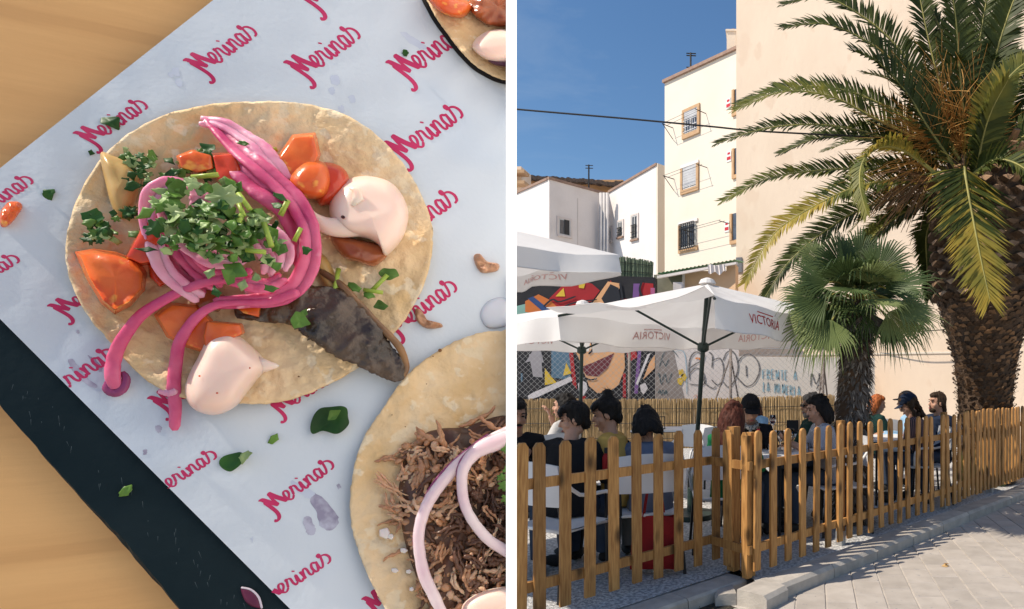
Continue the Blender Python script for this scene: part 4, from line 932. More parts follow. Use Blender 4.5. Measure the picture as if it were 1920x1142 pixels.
for (x, y, lab) in ((.02, 5.5, 'small tumbler left of the wine glasses'), (.33, 5.6, 'small tumbler right of the wine glasses')):
    MBt = MB().lathe([(.03, 0), (.034, .09), (.032, .09), (.028, .006), (.001, .006)], V(x, y, .743), 14, cap=False).build('tumbler', m_glass, smooth=True); tag(MBt, lab, 'glass', 'glasses on the cafe tables')
def menu(x, y, z, lab, hollow=False):
    t = thing('menu_stand', lab, 'menu stand', (x, y, z))
    if hollow:
        for c, d in (((x - .055, y, z + .085), (.01, .02, .17)), ((x + .055, y, z + .085), (.01, .02, .17)), ((x, y, z + .005), (.12, .06, .01)), ((x, y, z + .17), (.12, .02, .012))): MB().box(c, d).build('frame_bar', m_blk, t)
    else:
        MB().box((x, y, z + .085), (.15, .02, .17)).build('board', m_blk, t); MB().box((x + .085, y - .0, z + .085), (.025, .03, .17)).build('side_strip', m_ochre, t)
menu(.29, 7.7, .743, 'black menu board standing on the far table right of the wine'); menu(-1.50, 8.45, .743, 'small hollow black frame standing on the table by the reed screen', True)
for (x, y, lab) in ((-.12, 7.75, 'left orange snack bowl on the far table'), (.52, 7.75, 'right orange snack bowl on the far table')):
    t = thing('snack_bowl', lab, 'bowl', (x, y, .743)); MB().lathe([(.03, 0), (.075, .045), (.07, .045), (.02, .006)], V(x, y, .743), 14).build('bowl', m_ochre, t); MB().ell((x, y, .78), (.06, .06, .03)).build('snacks', m_fruit, t)
# drain lid in gravel
c = P(1450, 988, 5.85); c.z = 0; t = thing('round_cover', 'dark round plate lying on the gravel behind the first sunny pickets', 'cover', c); MB().lathe([(.16, 0), (.165, .02), (.15, .035), (.02, .045)], c, 26).build('plate', m_blk, t)
# red tote bag and its straps, small planter at far left
c = V(-.82, 4.42, .22); t = thing('tote_bag', 'bright red tote bag hanging by long straps from the chair behind the fence', 'bag', c)
rm_ = M('red_fabric', (.33, .012, .012), (.22, .008, .01), scale=6, bump=.4, bscale=9)
vs = [];
for j in range(7):
    z = lerp(-.17, .2, j / 6)
    for i in range(16): a = 2 * math.pi * i / 16; vs.append(c + V((.16 + .03 * (1 - j / 6)) * math.copysign(abs(math.cos(a)) ** .6, math.cos(a)), .045 * math.sin(a) * (1.3 - j / 9), z + .01 * math.sin(a * 3)))
MB().add(vs, [(j * 16 + i, j * 16 + (i + 1) % 16, (j + 1) * 16 + (i + 1) % 16, (j + 1) * 16 + i) for j in range(6) for i in range(16)] + [tuple(range(16))]).build('bag_body', rm_, t, smooth=True)
for y in (-.03, .03): MB().tube(spline([c + V(-.09, y, .19), c + V(-.05, y, .45), c + V(-.02, y, .53), c + V(.02, y, .45), c + V(.06, y, .19)], 12), .012, 6, flat=.4).build('strap', rm_, t)
for (x, y, z, lab) in ((-1.18, 4.42, .743, 'small black and red sauce bottle on the left cafe table'),):
    t = thing('sauce_bottle', lab, 'bottle', (x, y, z)); MB().lathe([(.026, 0), (.026, .1), (.012, .13)], V(x, y, z), 12).build('bottle_body', rm_, t, smooth=True); MB().lathe([(.014, .13), (.012, .17)], V(x, y, z), 10).build('cap', m_blk, t)
# litter bin at far left behind first picket
c = V(-1.36, 3.98 , 0)
# ================================================================== people
def skinmat(name, c): return M(name, c, tuple(x * .88 for x in c), scale=14, rough=.5, sss=.12, bump=.06, bscale=60)
m_sk = skinmat('skin_light', (.50, .27, .18)); m_sk2 = skinmat('skin_warm', (.42, .22, .14))
def hairmat(name, c): return M(name, c, tuple(x * .45 for x in c), scale=9, stretch=(5, 5, .7), rough=.6, spec=.18, bump=.8, bscale=16, bdist=.012)
m_hb = hairmat('hair_black', (.014, .011, .01)); m_hr = hairmat('hair_auburn', (.085, .022, .012)); m_hg = hairmat('hair_grey', (.32, .28, .25)); m_ho = hairmat('hair_copper', (.50, .14, .04)); m_hbr = hairmat('hair_brown', (.06, .035, .02)); m_hbl = hairmat('hair_blond', (.55, .38, .24))
m_eye = M('eye_dark', (.02, .012, .01), scale=4, rough=.2); m_lip = M('lips', (.34, .09, .08), scale=10, rough=.4); m_brow = m_hb
def cloth(name, c, **k): return M('cloth_' + name, c, tuple(x * .8 for x in c), scale=5, rough=.9, spec=.15, bump=.5, bscale=11, bdist=.015, **k)
m_jean = cloth('denim', (.05, .07, .11)); m_black = cloth('black', (.014, .014, .016)); m_shoe = M('shoe', (.03, .03, .03), scale=9)
def stripes(name, ca, cb_, s, axis='Z'):
    m = bpy.data.materials.new(name); m.use_nodes = True; n = m.node_tree; b = n.nodes['Principled BSDF']; b.inputs['Roughness'].default_value = .9
    t = n.nodes.new('ShaderNodeTexCoord'); wv = n.nodes.new('ShaderNodeTexWave'); wv.bands_direction = axis; wv.inputs['Scale'].default_value = s; wv.inputs['Distortion'].default_value = .8; wv.inputs['Detail'].default_value = 1; wv.inputs['Detail Scale'].default_value = .4
    r = n.nodes.new('ShaderNodeMapRange'); r.inputs[1].default_value = .45; r.inputs[2].default_value = .55
    x = n.nodes.new('ShaderNodeMix'); x.data_type = 'RGBA'; x.inputs[6].default_value = (*ca, 1); x.inputs[7].default_value = (*cb_, 1)
    n.links.new(t.outputs['Object'], wv.inputs[0]); n.links.new(wv.outputs['Fac'], r.inputs[0]); n.links.new(r.outputs[0], x.inputs[0]); n.links.new(x.outputs[2], b.inputs['Base Color']); return m
def remesh(o, vox, it=3, f=.5):
    md = o.modifiers.new('r', 'REMESH'); md.mode = 'VOXEL'; md.voxel_size = vox; md.use_smooth_shade = True
    sm = o.modifiers.new('s', 'SMOOTH'); sm.iterations = it; sm.factor = f
    dg = bpy.context.evaluated_depsgraph_get(); dg.update(); me = bpy.data.meshes.new_from_object(o.evaluated_get(dg)); o.modifiers.clear()
    mt = o.data.materials[0]; o.data = me; me.materials.clear(); me.materials.append(mt); me.polygons.foreach_set('use_smooth', [True] * len(me.polygons)); return o
def hand(mb, wr, d, palm_n, curl=.5, side=1):
    d = d.normalized(); palm_n = (palm_n - d * palm_n.dot(d)).normalized(); s = d.cross(palm_n)
    mt = Matrix((s, d, palm_n)).transposed(); mb.ell(wr + d * .045, (.038, .05, .016), mt, 10, 7)
    for i, l in enumerate((.062, .072, .068, .052)):
        b = wr + d * .082 + s * (-.028 + i * .0185); m1 = b + (d + palm_n * curl * .5).normalized() * l * .5; m2 = m1 + (d * .6 + palm_n * curl * 1.3).normalized() * l * .5
        mb.tube([b - d * .012, m1, m2], [.0095, .009, .0075], 7)
    b = wr + d * .03 - s * side * .03; mb.tube([b, b + (d * .6 - s * side * .8 + palm_n * .4).normalized() * .035, b + (d * .9 - s * side * .5 + palm_n * .7).normalized() * .062], [.012, .011, .009], 7)
def person(x, y, face, lab, hy=0, hp=0, lean=8, skin=m_sk, hair=m_hb, style='short', shirt=m_black, sleeve='long', pants=m_jean, pose='table', s=1.0, cap=None, extra=(), seat=.50, capdir=None, vox=.0085):
    t = thing('person', lab, 'person', (x, y, 0), group='people sitting in the yard', rz=0)
    rz = Matrix.Rotation(R(face), 3, 'Z'); org = V(x, y, 0)
    def W(p): return org + rz @ (Vector(p) * s)
    L = R(lean); up = V(0, math.sin(L), math.cos(L)); fw = V(0, math.cos(L), -math.sin(L)); H = V(0, 0, seat)
    sh = H + up * .44; nb = H + up * .50 + V(0, .0, 0); hc = nb + V(0, .035, .125) * 1.0 + up * .015
    hm = Matrix.Rotation(R(hy), 3, 'Z') @ Matrix.Rotation(R(-hp), 3, 'X')
    def Hd(p): return W(hc + hm @ Vector(p))
    HM = rz @ hm
    sc = lambda r: tuple(q * s for q in r)
    b = MB()
    b.ell(Hd((0, -.012, .025)), sc((.074, .094, .098)), HM, 18, 12); b.ell(Hd((0, .022, -.035)), sc((.060, .070, .082)), HM, 16, 10); b.ell(Hd((0, .058, -.098)), sc((.026, .026, .022)), HM, 10, 7)
    b.tube([Hd((0, .082, .018)), Hd((0, .103, -.018)), Hd((0, .108, -.034))], sc((.008, .012, .015)), 8); b.ell(Hd((0, .086, -.066)), sc((.022, .012, .010)), HM, 10, 6); b.ell(Hd((0, .078, .038)), sc((.05, .018, .010)), HM, 10, 6)
    for sx in (-1, 1): b.ell(Hd((sx * .078, -.005, -.012)), sc((.010, .022, .033)), HM, 8, 6); b.ell(Hd((sx * .042, .058, -.032)), sc((.024, .02, .022)), HM, 8, 6)
    b.tube([W(nb - up * .06), W(nb + V(0, .01, .04)), Hd((0, -.02, -.06))], sc((.062, .052, .054)), 12)
    b.tube([W(H + up * .1), W(H + up * .30), W(sh), W(nb - up * .02)], sc((.11, .12, .11, .05)), 12, flat=.6)
    poses = {'table': [((.23, .10, -.24), (.10, .34, -.22))] * 2, 'lap': [((.24, .0, -.26), (.10, .20, -.34))] * 2, 'phone': [((.22, .06, -.27), (.03, .26, -.12))] * 2,
             'eat': [((.20, .16, -.20), (.03, .20, .10)), ((.23, .10, -.24), (.10, .32, -.22))], 'hands': [((.22, .12, -.22), (.03, .34, -.10))] * 2, 'rest': [((.24, .05, -.25), (.16, .30, -.24))] * 2, 'chin': [((.19, .2, -.22), (.06, .16, .02)), ((.22, .14, -.24), (-.02, .3, -.23))]}
    sl = MB(); cuffs = []
    for k, sx in enumerate((1, -1)):
        e_, w_ = poses[pose][k]; S_ = sh + V(sx * .165, 0, 0); E_l = sh + V(sx * e_[0], e_[1], e_[2]); W_l = sh + V(sx * w_[0], w_[1], w_[2])
        b.tube([W(sh + V(sx * .08, 0, .0)), W(S_), W(lerp(S_, E_l, .5)), W(E_l), W(lerp(E_l, W_l, .4)), W(W_l)], sc((.045, .048, .044, .038, .038, .026)), 10)
        d = rz @ (W_l - E_l); hand(b, W(W_l), d, rz @ V(-sx * .4, .2, -.8 if pose not in ('phone', 'hands', 'eat', 'chin') else .5), .7, sx)
        if sleeve == 'long': pts = [sh + V(sx * .07, 0, .01), S_, lerp(S_, E_l, .5), E_l, lerp(E_l, W_l, .5), lerp(E_l, W_l, .93)]; rr = (.065, .068, .060, .054, .048, .040)
        else: pts = [sh + V(sx * .07, 0, .01), S_, lerp(S_, E_l, .4), lerp(S_, E_l, .75)]; rr = (.065, .068, .064, .062)
        sl.tube([W(p) for p in pts], sc(rr), 12)
    o = b.build('body', skin, t); remesh(o, vox * s, 1, .35)
    sl.tube([W(H - V(0, 0, .06)), W(H + up * .06), W(H + up * .20), W(H + up * .34), W(sh + up * .015), W(nb - up * .01)], sc((.17, .165, .155, .175, .165, .075)), 20, flat=.68, up=rz @ fw)
    sl.ell(W(sh + up * .0), sc((.17, .075, .055)), rz, 14, 8)
    so_ = sl.build('shirt' if sleeve != 'coat' else 'jacket', shirt, t); remesh(so_, .0125 * s, 4, .5)
    # small irregular folds
    for v in so_.data.vertices: v.co += v.normal * (.006 * noise.noise(v.co * 13 + V(x, y, 0)) + .003 * noise.noise(v.co * 31))
    g = MB()
    for sx in (-1, 1):
        K = V(sx * .12, .42, seat + .0); A_ = V(sx * .12, .36, .08)
        g.tube([W(H + V(sx * .06, -.03, -.03)), W(H + V(sx * .09, .12, -.01)), W(K), W(lerp(K, A_, .4) + V(0, -.02, 0)), W(A_)], sc((.10, .09, .068, .062, .05)), 12)
        f_ = MB().ell(W(V(sx * .12, .43, .045)), sc((.042, .115, .045)), rz, 12, 7); f_.build('shoe', m_shoe, t, smooth=True)
    gp = g.build('trousers', pants, t); remesh(gp, .015 * s, 3)
    # hair
    rnd_ = random.Random(int(x * 100 + y * 10)); h = MB(); hs = style
    if hs != 'bald':
        h.ell(Hd((0, -.030, .040)), sc((.086, .098, .100)), HM, 18, 12)
        h.ell(Hd((0, .028, .088)), sc((.066, .06, .040)), HM, 14, 8)
        for sx in (-1, 1): h.ell(Hd((sx * .066, -.02, .0)), sc((.024, .045, .05)), HM, 10, 7)
        h.ell(Hd((0, -.075, -.035)), sc((.062, .045, .06)), HM, 12, 8)
        nc = 26 if hs in ('bun', 'curly', 'short', 'long') else 12
        for i in range(nc):
            a = rnd_.uniform(0, 6.28); e = rnd_.uniform(.15, 1.3); c = V(.082 * math.cos(a) * math.cos(e), -.03 + .096 * math.sin(a) * math.cos(e), .04 + .1 * math.sin(e))
            if c.y > .05 and c.z < .085: continue
            h.ell(Hd(c), sc((.016, .016, .014)), HM, 7, 5)
        if hs in ('bun',): h.ell(Hd((.0, -.05, .155)), sc((.042, .042, .036)), HM, 12, 8); h.ell(Hd((.02, -.03, .165)), sc((.02, .025, .02)), HM, 8, 6)
        if hs in ('bun', 'fringe'):
            for i in range(7): h.tube([Hd((-.06 + i * .02, .055, .10)), Hd((-.066 + i * .022, .090, .07)), Hd((-.07 + i * .0235, .092, .040 + rnd_.uniform(-.01, .012)))], sc((.022, .016, .006)), 7)
        if hs == 'low': h.ell(Hd((0, -.13, -.02)), sc((.035, .04, .035)), HM, 10, 7)
        if hs in ('long', 'ponytail', 'bob', 'fringe_long'):
            zl = {'long': -.36, 'ponytail': -.30, 'bob': -.14, 'fringe_long': -.30}[hs]
            wd_ = .085 if hs != 'ponytail' else .03
            n = 9 if hs != 'ponytail' else 3
            for i in range(n):
                a = lerp(-1.9, 1.9, i / (n - 1)); px = wd_ * math.sin(a) ; py = -.045 - .065 * math.cos(a)
                if hs == 'ponytail': px *= .6; py = -.09
                e = lerp(0, 1, 1); h.tube(spline([Hd((px * .8, py * .8, .06)), Hd((px * 1.03, py * 1.05, -.05)), Hd((px * 1.1, py * 1.0 - .01, zl * .55)), W(hc + hm @ V(px * 1.15, py - .01, zl + rnd_.uniform(-.02, .02)))], 8), sc([.03, .034, .034, .034, .034, .032, .03, .024, .012]), 8)
        if hs == 'curly':
            for i in range(60):
                a = rnd_.uniform(2.6, 6.8); h.ell(Hd((.09 * math.cos(a), -.03 + .08 * math.sin(a), rnd_.uniform(-.2, .06))), sc((.022, .022, .025)), HM, 7, 5)
    if h.v:
        ho = h.build('hair', hair, t); remesh(ho, .009 * s, 2, .4)
        for v in ho.data.vertices: v.co += v.normal * (.0055 * noise.noise(V(v.co.x * 55, v.co.y * 55, v.co.z * 12)) + .003 * noise.noise(v.co * 40))
        lh = MB(); vl = ho.data.vertices; wo = ORG[ho.name]; hcw = Hd((0, -.03, .06))
        for i in range(260):
            q = vl[rnd_.randrange(len(vl))]; p = q.co + wo; nn = q.normal.copy(); dn = (V(0, 0, -1) + nn * rnd_.uniform(.1, .6) + V(rnd_.uniform(-.4, .4), rnd_.uniform(-.4, .4), 0)).normalized()
            if (p - hcw).z > .06: dn = (nn * .5 + V(rnd_.uniform(-1, 1), rnd_.uniform(-1, 1), -.2)).normalized()
            l_ = rnd_.uniform(.02, .05); sd = dn.cross(nn); sd = (sd.normalized() if sd.length > 1e-4 else V(1, 0, 0)) * rnd_.uniform(.0015, .0035)
            lh.add([p - sd, p + sd, p + dn * l_ + nn * .004], [(0, 1, 2)])
        x_ = lh.build('loose_hair', hair, ho, fix=False); x_['kind'] = 'stuff'
    if cap is not None:
        c = MB(); prof = []
        for i in range(9):
            a = math.pi / 2 * i / 8; prof.append((.098 * math.cos(a) + .002, .112 * math.sin(a)))
        c.lathe([(r, z) for r, z in prof], (0, 0, 0), 22, .93, 1.12); c.v = [Hd(p + V(0, -.018, .040)) for p in c.v]; co_ = c.build('cap', cap, t, smooth=True)
        cd = Matrix.Rotation(R(capdir or 0), 3, 'Z'); br = MB(); vs = []
        for j in range(4):
            f = j / 3
            for i in range(11):
                a = lerp(-1.05, 1.05, i / 10); vs.append(V(.085 * math.sin(a) * (1 + .0 * f), .075 * math.cos(a) + .02 + f * .075 * math.cos(a) ** .5, .045 - .012 * f - .018 * math.sin(a) ** 2))
        fs = [(j * 11 + i, j * 11 + i + 1, (j + 1) * 11 + i + 1, (j + 1) * 11 + i) for j in range(3) for i in range(10)]
        br.add([Hd(cd @ p) for p in vs], fs); br.add([Hd(cd @ (p + V(0, 0, .005))) for p in vs], fs); br.build('cap_brim', cap, co_, smooth=True)
    f_ = MB()
    for sx in (-1, 1): f_.ell(Hd((sx * .030, .083, .010)), sc((.013, .008, .0065)), HM, 8, 6)
    f_.build('eyes', m_eye, t, smooth=True)
    f_ = MB()
    for sx in (-1, 1): f_.tube([Hd((sx * .014, .092, .032)), Hd((sx * .030, .091, .036)), Hd((sx * .048, .078, .030))], sc((.004, .0045, .002)), 5)
    f_.build('eyebrows', hair if hair is not m_hbl else m_hbr, t)
    MB().ell(Hd((0, .096, -.066)), sc((.022, .008, .0075)), HM, 10, 6).build('lips', m_lip, t, smooth=True)
    if 'moustache' in extra:
        MB().ell(Hd((0, .097, -.053)), sc((.028, .012, .009)), HM, 10, 6).build('moustache', m_hb, t, smooth=True)
    if 'beard' in extra or 'greybeard' in extra:
        bb = MB().ell(Hd((0, .052, -.088)), sc((.048, .046, .04)), HM, 12, 8); bb.ell(Hd((0, .09, -.052)), sc((.028, .014, .01)), HM, 8, 6); bb = bb.build('beard', m_hg if 'greybeard' in extra else m_hbr, t); remesh(bb, .01 * s, 2)
    if 'shades' in extra:
        for sx in (-1, 1): MB().ell(Hd((sx * .031, .096, .010)), sc((.027, .008, .020)), HM, 12, 8).build('sunglass_lens', m_blk, t, smooth=True); MB().tube([Hd((sx * .058, .088, .016)), Hd((sx * .082, .0, .012))], .004 * s, 5).build('sunglass_arm', m_blk, t)
    if 'strap' in extra:
        cpts = [V(.09, -.02, .02) , V(.075, .125, -.06), V(.0, .152, -.2), V(-.1, .14, -.34), V(-.16, .04, -.42)]
        MB().tube(spline([W(sh + p) for p in cpts], 14), .022 * s, 8, flat=.35, up=rz @ V(0, 1, 0.01)).build('bag_strap', m_black, t)
        MB().tube(spline([W(sh + p) for p in [V(.09, -.02, .045), V(.08, -.12, -.06), V(-.05, -.15, -.25)]], 8), .02 * s, 6).build('bag_strap', m_black, t)
    if 'necklace' in extra or 'bandana' in extra:
        col = m_bnd
        MB().tube(spline([W(nb + V(.06 * math.cos(a), .02 + .085 * math.sin(a), .0 - .03 * math.sin(a))) for a in [i * math.pi / 6 for i in range(13)]], 24), .024 * s, 8).build('neckerchief', col, t, smooth=True)
        MB().tube([W(nb + V(0, .11, -.02)), W(nb + V(.02, .13, -.10)), W(nb + V(.05, .13, -.15))], sc((.028, .03, .01)), 8, flat=.5).build('neckerchief_tail', col, t, smooth=True)
    return t, W, sh
m_bnd = cloth('bandana', (.45, .42, .38), c3=(.05, .05, .05), s3=60, t3=.5)
m_mustard = cloth('mustard', (.62, .38, .10)); m_greenc = cloth('green', (.01, .14, .055)); m_blue = cloth('light_blue', (.30, .48, .66)); m_navy = cloth('navy', (.018, .028, .055)); m_slate = cloth('slate_blue', (.14, .16, .22)); m_dkgreen = cloth('dark_green', (.012, .04, .035)); m_plaid = stripes('cloth_plaid', (.02, .022, .03), (.22, .12, .11), 14, 'X')
m_strp = stripes('cloth_stripes', (.62, .62, .66), (.06, .07, .12), 34)
m_anim = cloth('animal_print', (.45, .38, .28), c3=(.03, .025, .02), s3=32, t3=.48)
# left group
def at(u, Y): return ((u - PU) / FPX * Y, Y)
ps = []
x, y = at(962, 4.75); p1, W1, sh1 = person(x, y, -150, 'man with dark cropped hair and moustache at the extreme left looking down at his phone', hy=10, hp=10, lean=10, extra=('moustache',), skin=m_sk2, pose='phone', shirt=m_black, style='short')
ph = W1(sh1 + V(0, .35, -.06)); t = thing('phone', 'dark phone held by the man at the extreme left', 'phone', ph); MB().box(ph, (.075, .01, .15), R(-150)).build('phone_body', m_blk, t)
x, y = at(1062, 4.38); person(x, y, -8, 'woman in black with dark fringe looking back over her left shoulder', hy=118, hp=12, lean=9, style='fringe', shirt=m_black, pose='table', skin=m_sk, s=.98)
x, y = at(1068, 6.3); person(x, y, 80, 'woman with long dark wavy hair raising food to her mouth by the umbrella pole', hy=8, hp=0, lean=4, style='long', shirt=cloth('white_top', (.5, .48, .46)), sleeve='short', pose='eat', skin=m_sk)
x, y = at(1158, 4.72); person(x, y, 88, 'smiling woman in a mustard T-shirt with black bag strap and curly topknot', hy=20, hp=14, lean=6, style='bun', shirt=m_mustard, sleeve='short', pose='rest', extra=('strap',), skin=m_sk)
x, y = at(1222, 4.62); person(x, y, 22, 'hunched person in a slate-blue shirt seen from behind with bobbed black hair', hy=0, hp=30, lean=24, style='bob', shirt=m_slate, pose='lap', pants=cloth('grey_trousers', (.2, .2, .19)), s=1.0, seat=.46)
x, y = at(1366, 5.12); person(x, y, -18, 'woman with long auburn hair in a green top, back to the fence', hy=0, hp=12, lean=10, style='long', hair=m_hr, shirt=m_greenc, pose='table', s=.98, seat=.48)
x, y = at(1404, 6.02); person(x, y, -172, 'man in a black cap and black T-shirt with neckerchief looking down at the table', hy=6, hp=24, lean=14, style='short', cap=m_black, shirt=m_black, sleeve='short', extra=('bandana',), pose='table', skin=m_sk2, s=1.0)
x, y = at(1424, 8.3); person(x, y, 150, 'far person with reddish hair leaning behind the capped man, pale blue sleeve', hy=0, hp=10, lean=20, style='long', hair=m_hr, shirt=m_blue, pose='chin', skin=m_sk, s=.97, vox=.012)
x, y = at(1532, 6.45); person(x, y, 112, 'grey-haired bearded man in dark sunglasses and dark jacket facing left', hy=-8, hp=4, lean=4, style='short', hair=m_hg, shirt=m_dkgreen, extra=('shades', 'greybeard'), pose='table', skin=m_sk2, s=1.0)
x, y = at(1556, 5.85); person(x, y, 100, 'woman with dark shoulder-length hair and striped top, elbows on the table', hy=4, hp=14, lean=10, style='bob', shirt=m_strp, sleeve='short', pose='hands', skin=m_sk, s=1.0)
x, y = at(1580, 6.6); person(x, y, 150, 'person in an animal-print jacket half hidden behind the fan palm trunk', hy=0, hp=0, lean=0, style='short', hair=m_hbr, shirt=m_anim, pose='lap', s=.95, vox=.012)
x, y = at(1636, 8.3); person(x, y, -72, 'redhead with copper and blond hair in a dark coat between the two palms', hy=-20, hp=12, lean=6, style='bob', hair=m_ho, shirt=m_dkgreen, pose='table', skin=m_sk, s=.96, vox=.012)
x, y = at(1716, 7.9); person(x, y, 80, 'person in a black cap and light blue shirt behind the woman in the navy cap', hy=20, hp=0, lean=10, style='short', hair=m_hbr, cap=m_black, shirt=m_blue, pose='table', s=1.0, vox=.012)
x, y = at(1733, 7.1); person(x, y, 78, 'woman in a navy cap with dark curly hair and plaid shirt bending to the left', hy=8, hp=26, lean=16, style='curly', hair=m_hbr, cap=m_navy, shirt=m_plaid, pose='table', skin=m_sk, s=1.0)
x, y = at(1762, 7.45); pp_, Wp, shp = person(x, y, 120, 'man with dark ponytail and beard in a navy jacket, laughing to the left', hy=-10, hp=-2, lean=2, style='ponytail', hair=m_hbr, shirt=m_navy, extra=('beard',), pose='lap', skin=m_sk, s=1.0)
# ================================================================== THE TABLE SIDE: tilted table with tacos, close to the viewer
EYEV = V(0, 0, EYE)
ps_, th_ = R(34), R(12)
TN = V(math.sin(ps_) * math.cos(th_), -math.cos(ps_) * math.cos(th_), math.sin(th_))
def ray(u, v): return V((u - PU) / FPX, 1, -(v - PV) / FPX)
TC = EYEV + ray(467, 473) * .28
TX = V(0, 0, 1).cross(TN).normalized(); TY = TN.cross(TX)
def Q(u, v, h=0.0):
    """point h metres above the paper plane, seen at pixel u, v"""
    r = ray(u, v); return EYEV + r * (((TC + TN * h) - EYEV).dot(TN) / r.dot(TN))
PXM = (Q(468, 473) - Q(466, 473)).length / 2       # metres per photograph pixel here
# partition
CUTN = V(1149, 484, 0).normalized()  # normal of the plane through the eye and u = 959 (points right)
CUTN = V(1, 484 / 1149, 0).normalized()
def cut(o, both=False):
    """trim a mesh where it meets the white partition"""
    bm = bmesh.new(); bm.from_mesh(o.data); co = EYEV - ORG[o.name]; g = bm.verts[:] + bm.edges[:] + bm.faces[:]
    bmesh.ops.bisect_plane(bm, geom=g, plane_co=co, plane_no=CUTN, clear_outer=True); bm.to_mesh(o.data); bm.free(); return o
dcut = V(-484 / 1149, 1, 0).normalized()
part = thing('partition_board', 'thin white upright board dividing the tabletop from the view of the street', 'board', EYEV + dcut * .3 - V(0, 0, .4))
m_part = M('white_board_paint', (.93, .93, .93), (.91, .91, .91), scale=3, rough=.8)
s0_ = .172; th2 = 9.0 / FPX * .172 * (1 / math.hypot(1, 484 / 1149)) * 1.0
lf = EYEV + dcut * (s0_ + .006) - CUTN * th2 * 1.07; rt = EYEV + dcut * s0_ + CUTN * th2 * 1.0
poly = [rt, lf, lf + dcut * .42, rt + dcut * .42]
MB().prism([p + V(0, 0, -.4) for p in poly], V(0, 0, .85)).build('board_panel', m_part, part)
m_wood = M('honey_table_wood', (.87, .475, .18), (.78, .41, .15), scale=14, stretch=(.5, .5, 6), rough=.5, bump=.015, bscale=90, c3=(.74, .385, .14), s3=14, t3=.60, detail=10, spec=.35)
tb = thing('wooden_table', 'honey-coloured wooden tabletop under the slate board at left', 'table', TC - V(0, 0, .5))
HW = -.011
tp = [Q(-140, -160, HW), Q(1100, -160, HW), Q(1100, 1330, HW), Q(-140, 1330, HW)]
o = MB().prism(tp, -TN * .022).build('tabletop', m_wood, tb); cut(o)
for (a, b) in ((-120, 1300), (560, 1300)): 
    p = Q(a, b, HW) - TN * .022; MB().tube([p, V(p.x, p.y + .02, PZ)], .018, 10).build('leg', m_wood, tb)
    p = Q(a, -100, HW) - TN * .022; MB().tube([p, V(p.x - .02, p.y + .35, PZ)], .018, 10).build('leg', m_wood, tb)
def outline(pts, n=None, smooth=True):
    pts = [V(a, b, 0) for a, b in pts]
    if not smooth: return [(p.x, p.y) for p in pts]
    n = n or len(pts) * 6; k = len(pts); out = []
    for i in range(n):
        t = i / n * k; j = int(t); f = t - j; p0, p1, p2, p3 = pts[(j - 1) % k], pts[j % k], pts[(j + 1) % k], pts[(j + 2) % k]
        q = .5 * ((2 * p1) + (p2 - p0) * f + (2 * p0 - 5 * p1 + 4 * p2 - p3) * f * f + (3 * p1 - p0 - 3 * p2 + p3) * f ** 3); out.append((q.x, q.y))
    return out
# slate
sl_ = [(-190, 407), (-60, 690), (0, 752), (330, 1130), (470, 1290), (980, 1290), (1500, 900), (1100, -330), (800, -330)]
m_slate = M('slate_stone', (.006, .015, .019), (.011, .021, .025), scale=22, rough=.55, bump=.35, bscale=150, bdist=.0008, c3=(.04, .055, .06), s3=330, t3=.74, spec=.12)
ed = []
base = [(-190, 500), (0, 766), (60, 835), (120, 905), (185, 975), (250, 1050), (330, 1140), (420, 1240), (560, 1380), (1040, 1380), (1040, 900), (500, 500)]
so2 = thing('slate_board', 'dark blue-black slate serving board whose rough edge runs diagonally at lower left', 'serving board', Q(300, 950))
def slab(pts, h0, h1, name, mat, par, jag=.9, seg=5, chip=.0012):
    """flat board with a chipped edge"""
    P2 = []; k = len(pts)
    for i in range(k):
        a, b = pts[i], pts[(i + 1) % k]
        for j in range(seg): f = j / seg; P2.append((lerp(a[0], b[0], f) + random.uniform(-jag, jag), lerp(a[1], b[1], f) + random.uniform(-jag, jag)))
    n = len(P2); m_ = MB()
    L0 = [Q(a, b, h1) for a, b in P2]; c_ = Q(sum(p[0] for p in P2) / n, sum(p[1] for p in P2) / n, h1)
    def inw(p, d): q = (c_ - p); q -= TN * q.dot(TN); return p + q.normalized() * d
    top = [inw(p, random.uniform(.0012, .0017)) for p in L0]; mid = [inw(p, random.uniform(.0, .0003)) - TN * random.uniform(.0015, .003) for p in L0]; low = [p - TN * (h1 - h0) for p in L0]; low = [inw(p, random.uniform(0, .0004)) for p in low]
    m_.add(top + mid + low, [tuple(range(n))] + [(r * n + i, r * n + (i + 1) % n, (r + 1) * n + (i + 1) % n, (r + 1) * n + i) for r in range(2) for i in range(n)])
    return m_.build(name, mat, par)
o = slab(base, -.0105, -.0009, 'slate_slab', m_slate, so2); cut(o)
sc_ = MB()
for i in range(70):
    f = random.random(); u = lerp(30, 480, f) + random.uniform(-30, 60); v = lerp(730, 1135, f) + random.uniform(-50, 50)
    if v < 640 + u * .98 + 25 or v > 770 + u * 1.12 - 20: continue
    a = random.uniform(1.2, 1.9); l = random.uniform(3, 16); sc_.add([Q(u, v, -.00085), Q(u + 1, v, -.00085), Q(u + 1 + l * math.cos(a), v + l * math.sin(a), -.00085)], [(0, 1, 2)])
o = sc_.build('scratches', M('slate_scratch', (.10, .13, .14), scale=9), so2, fix=False); o['kind'] = 'stuff'
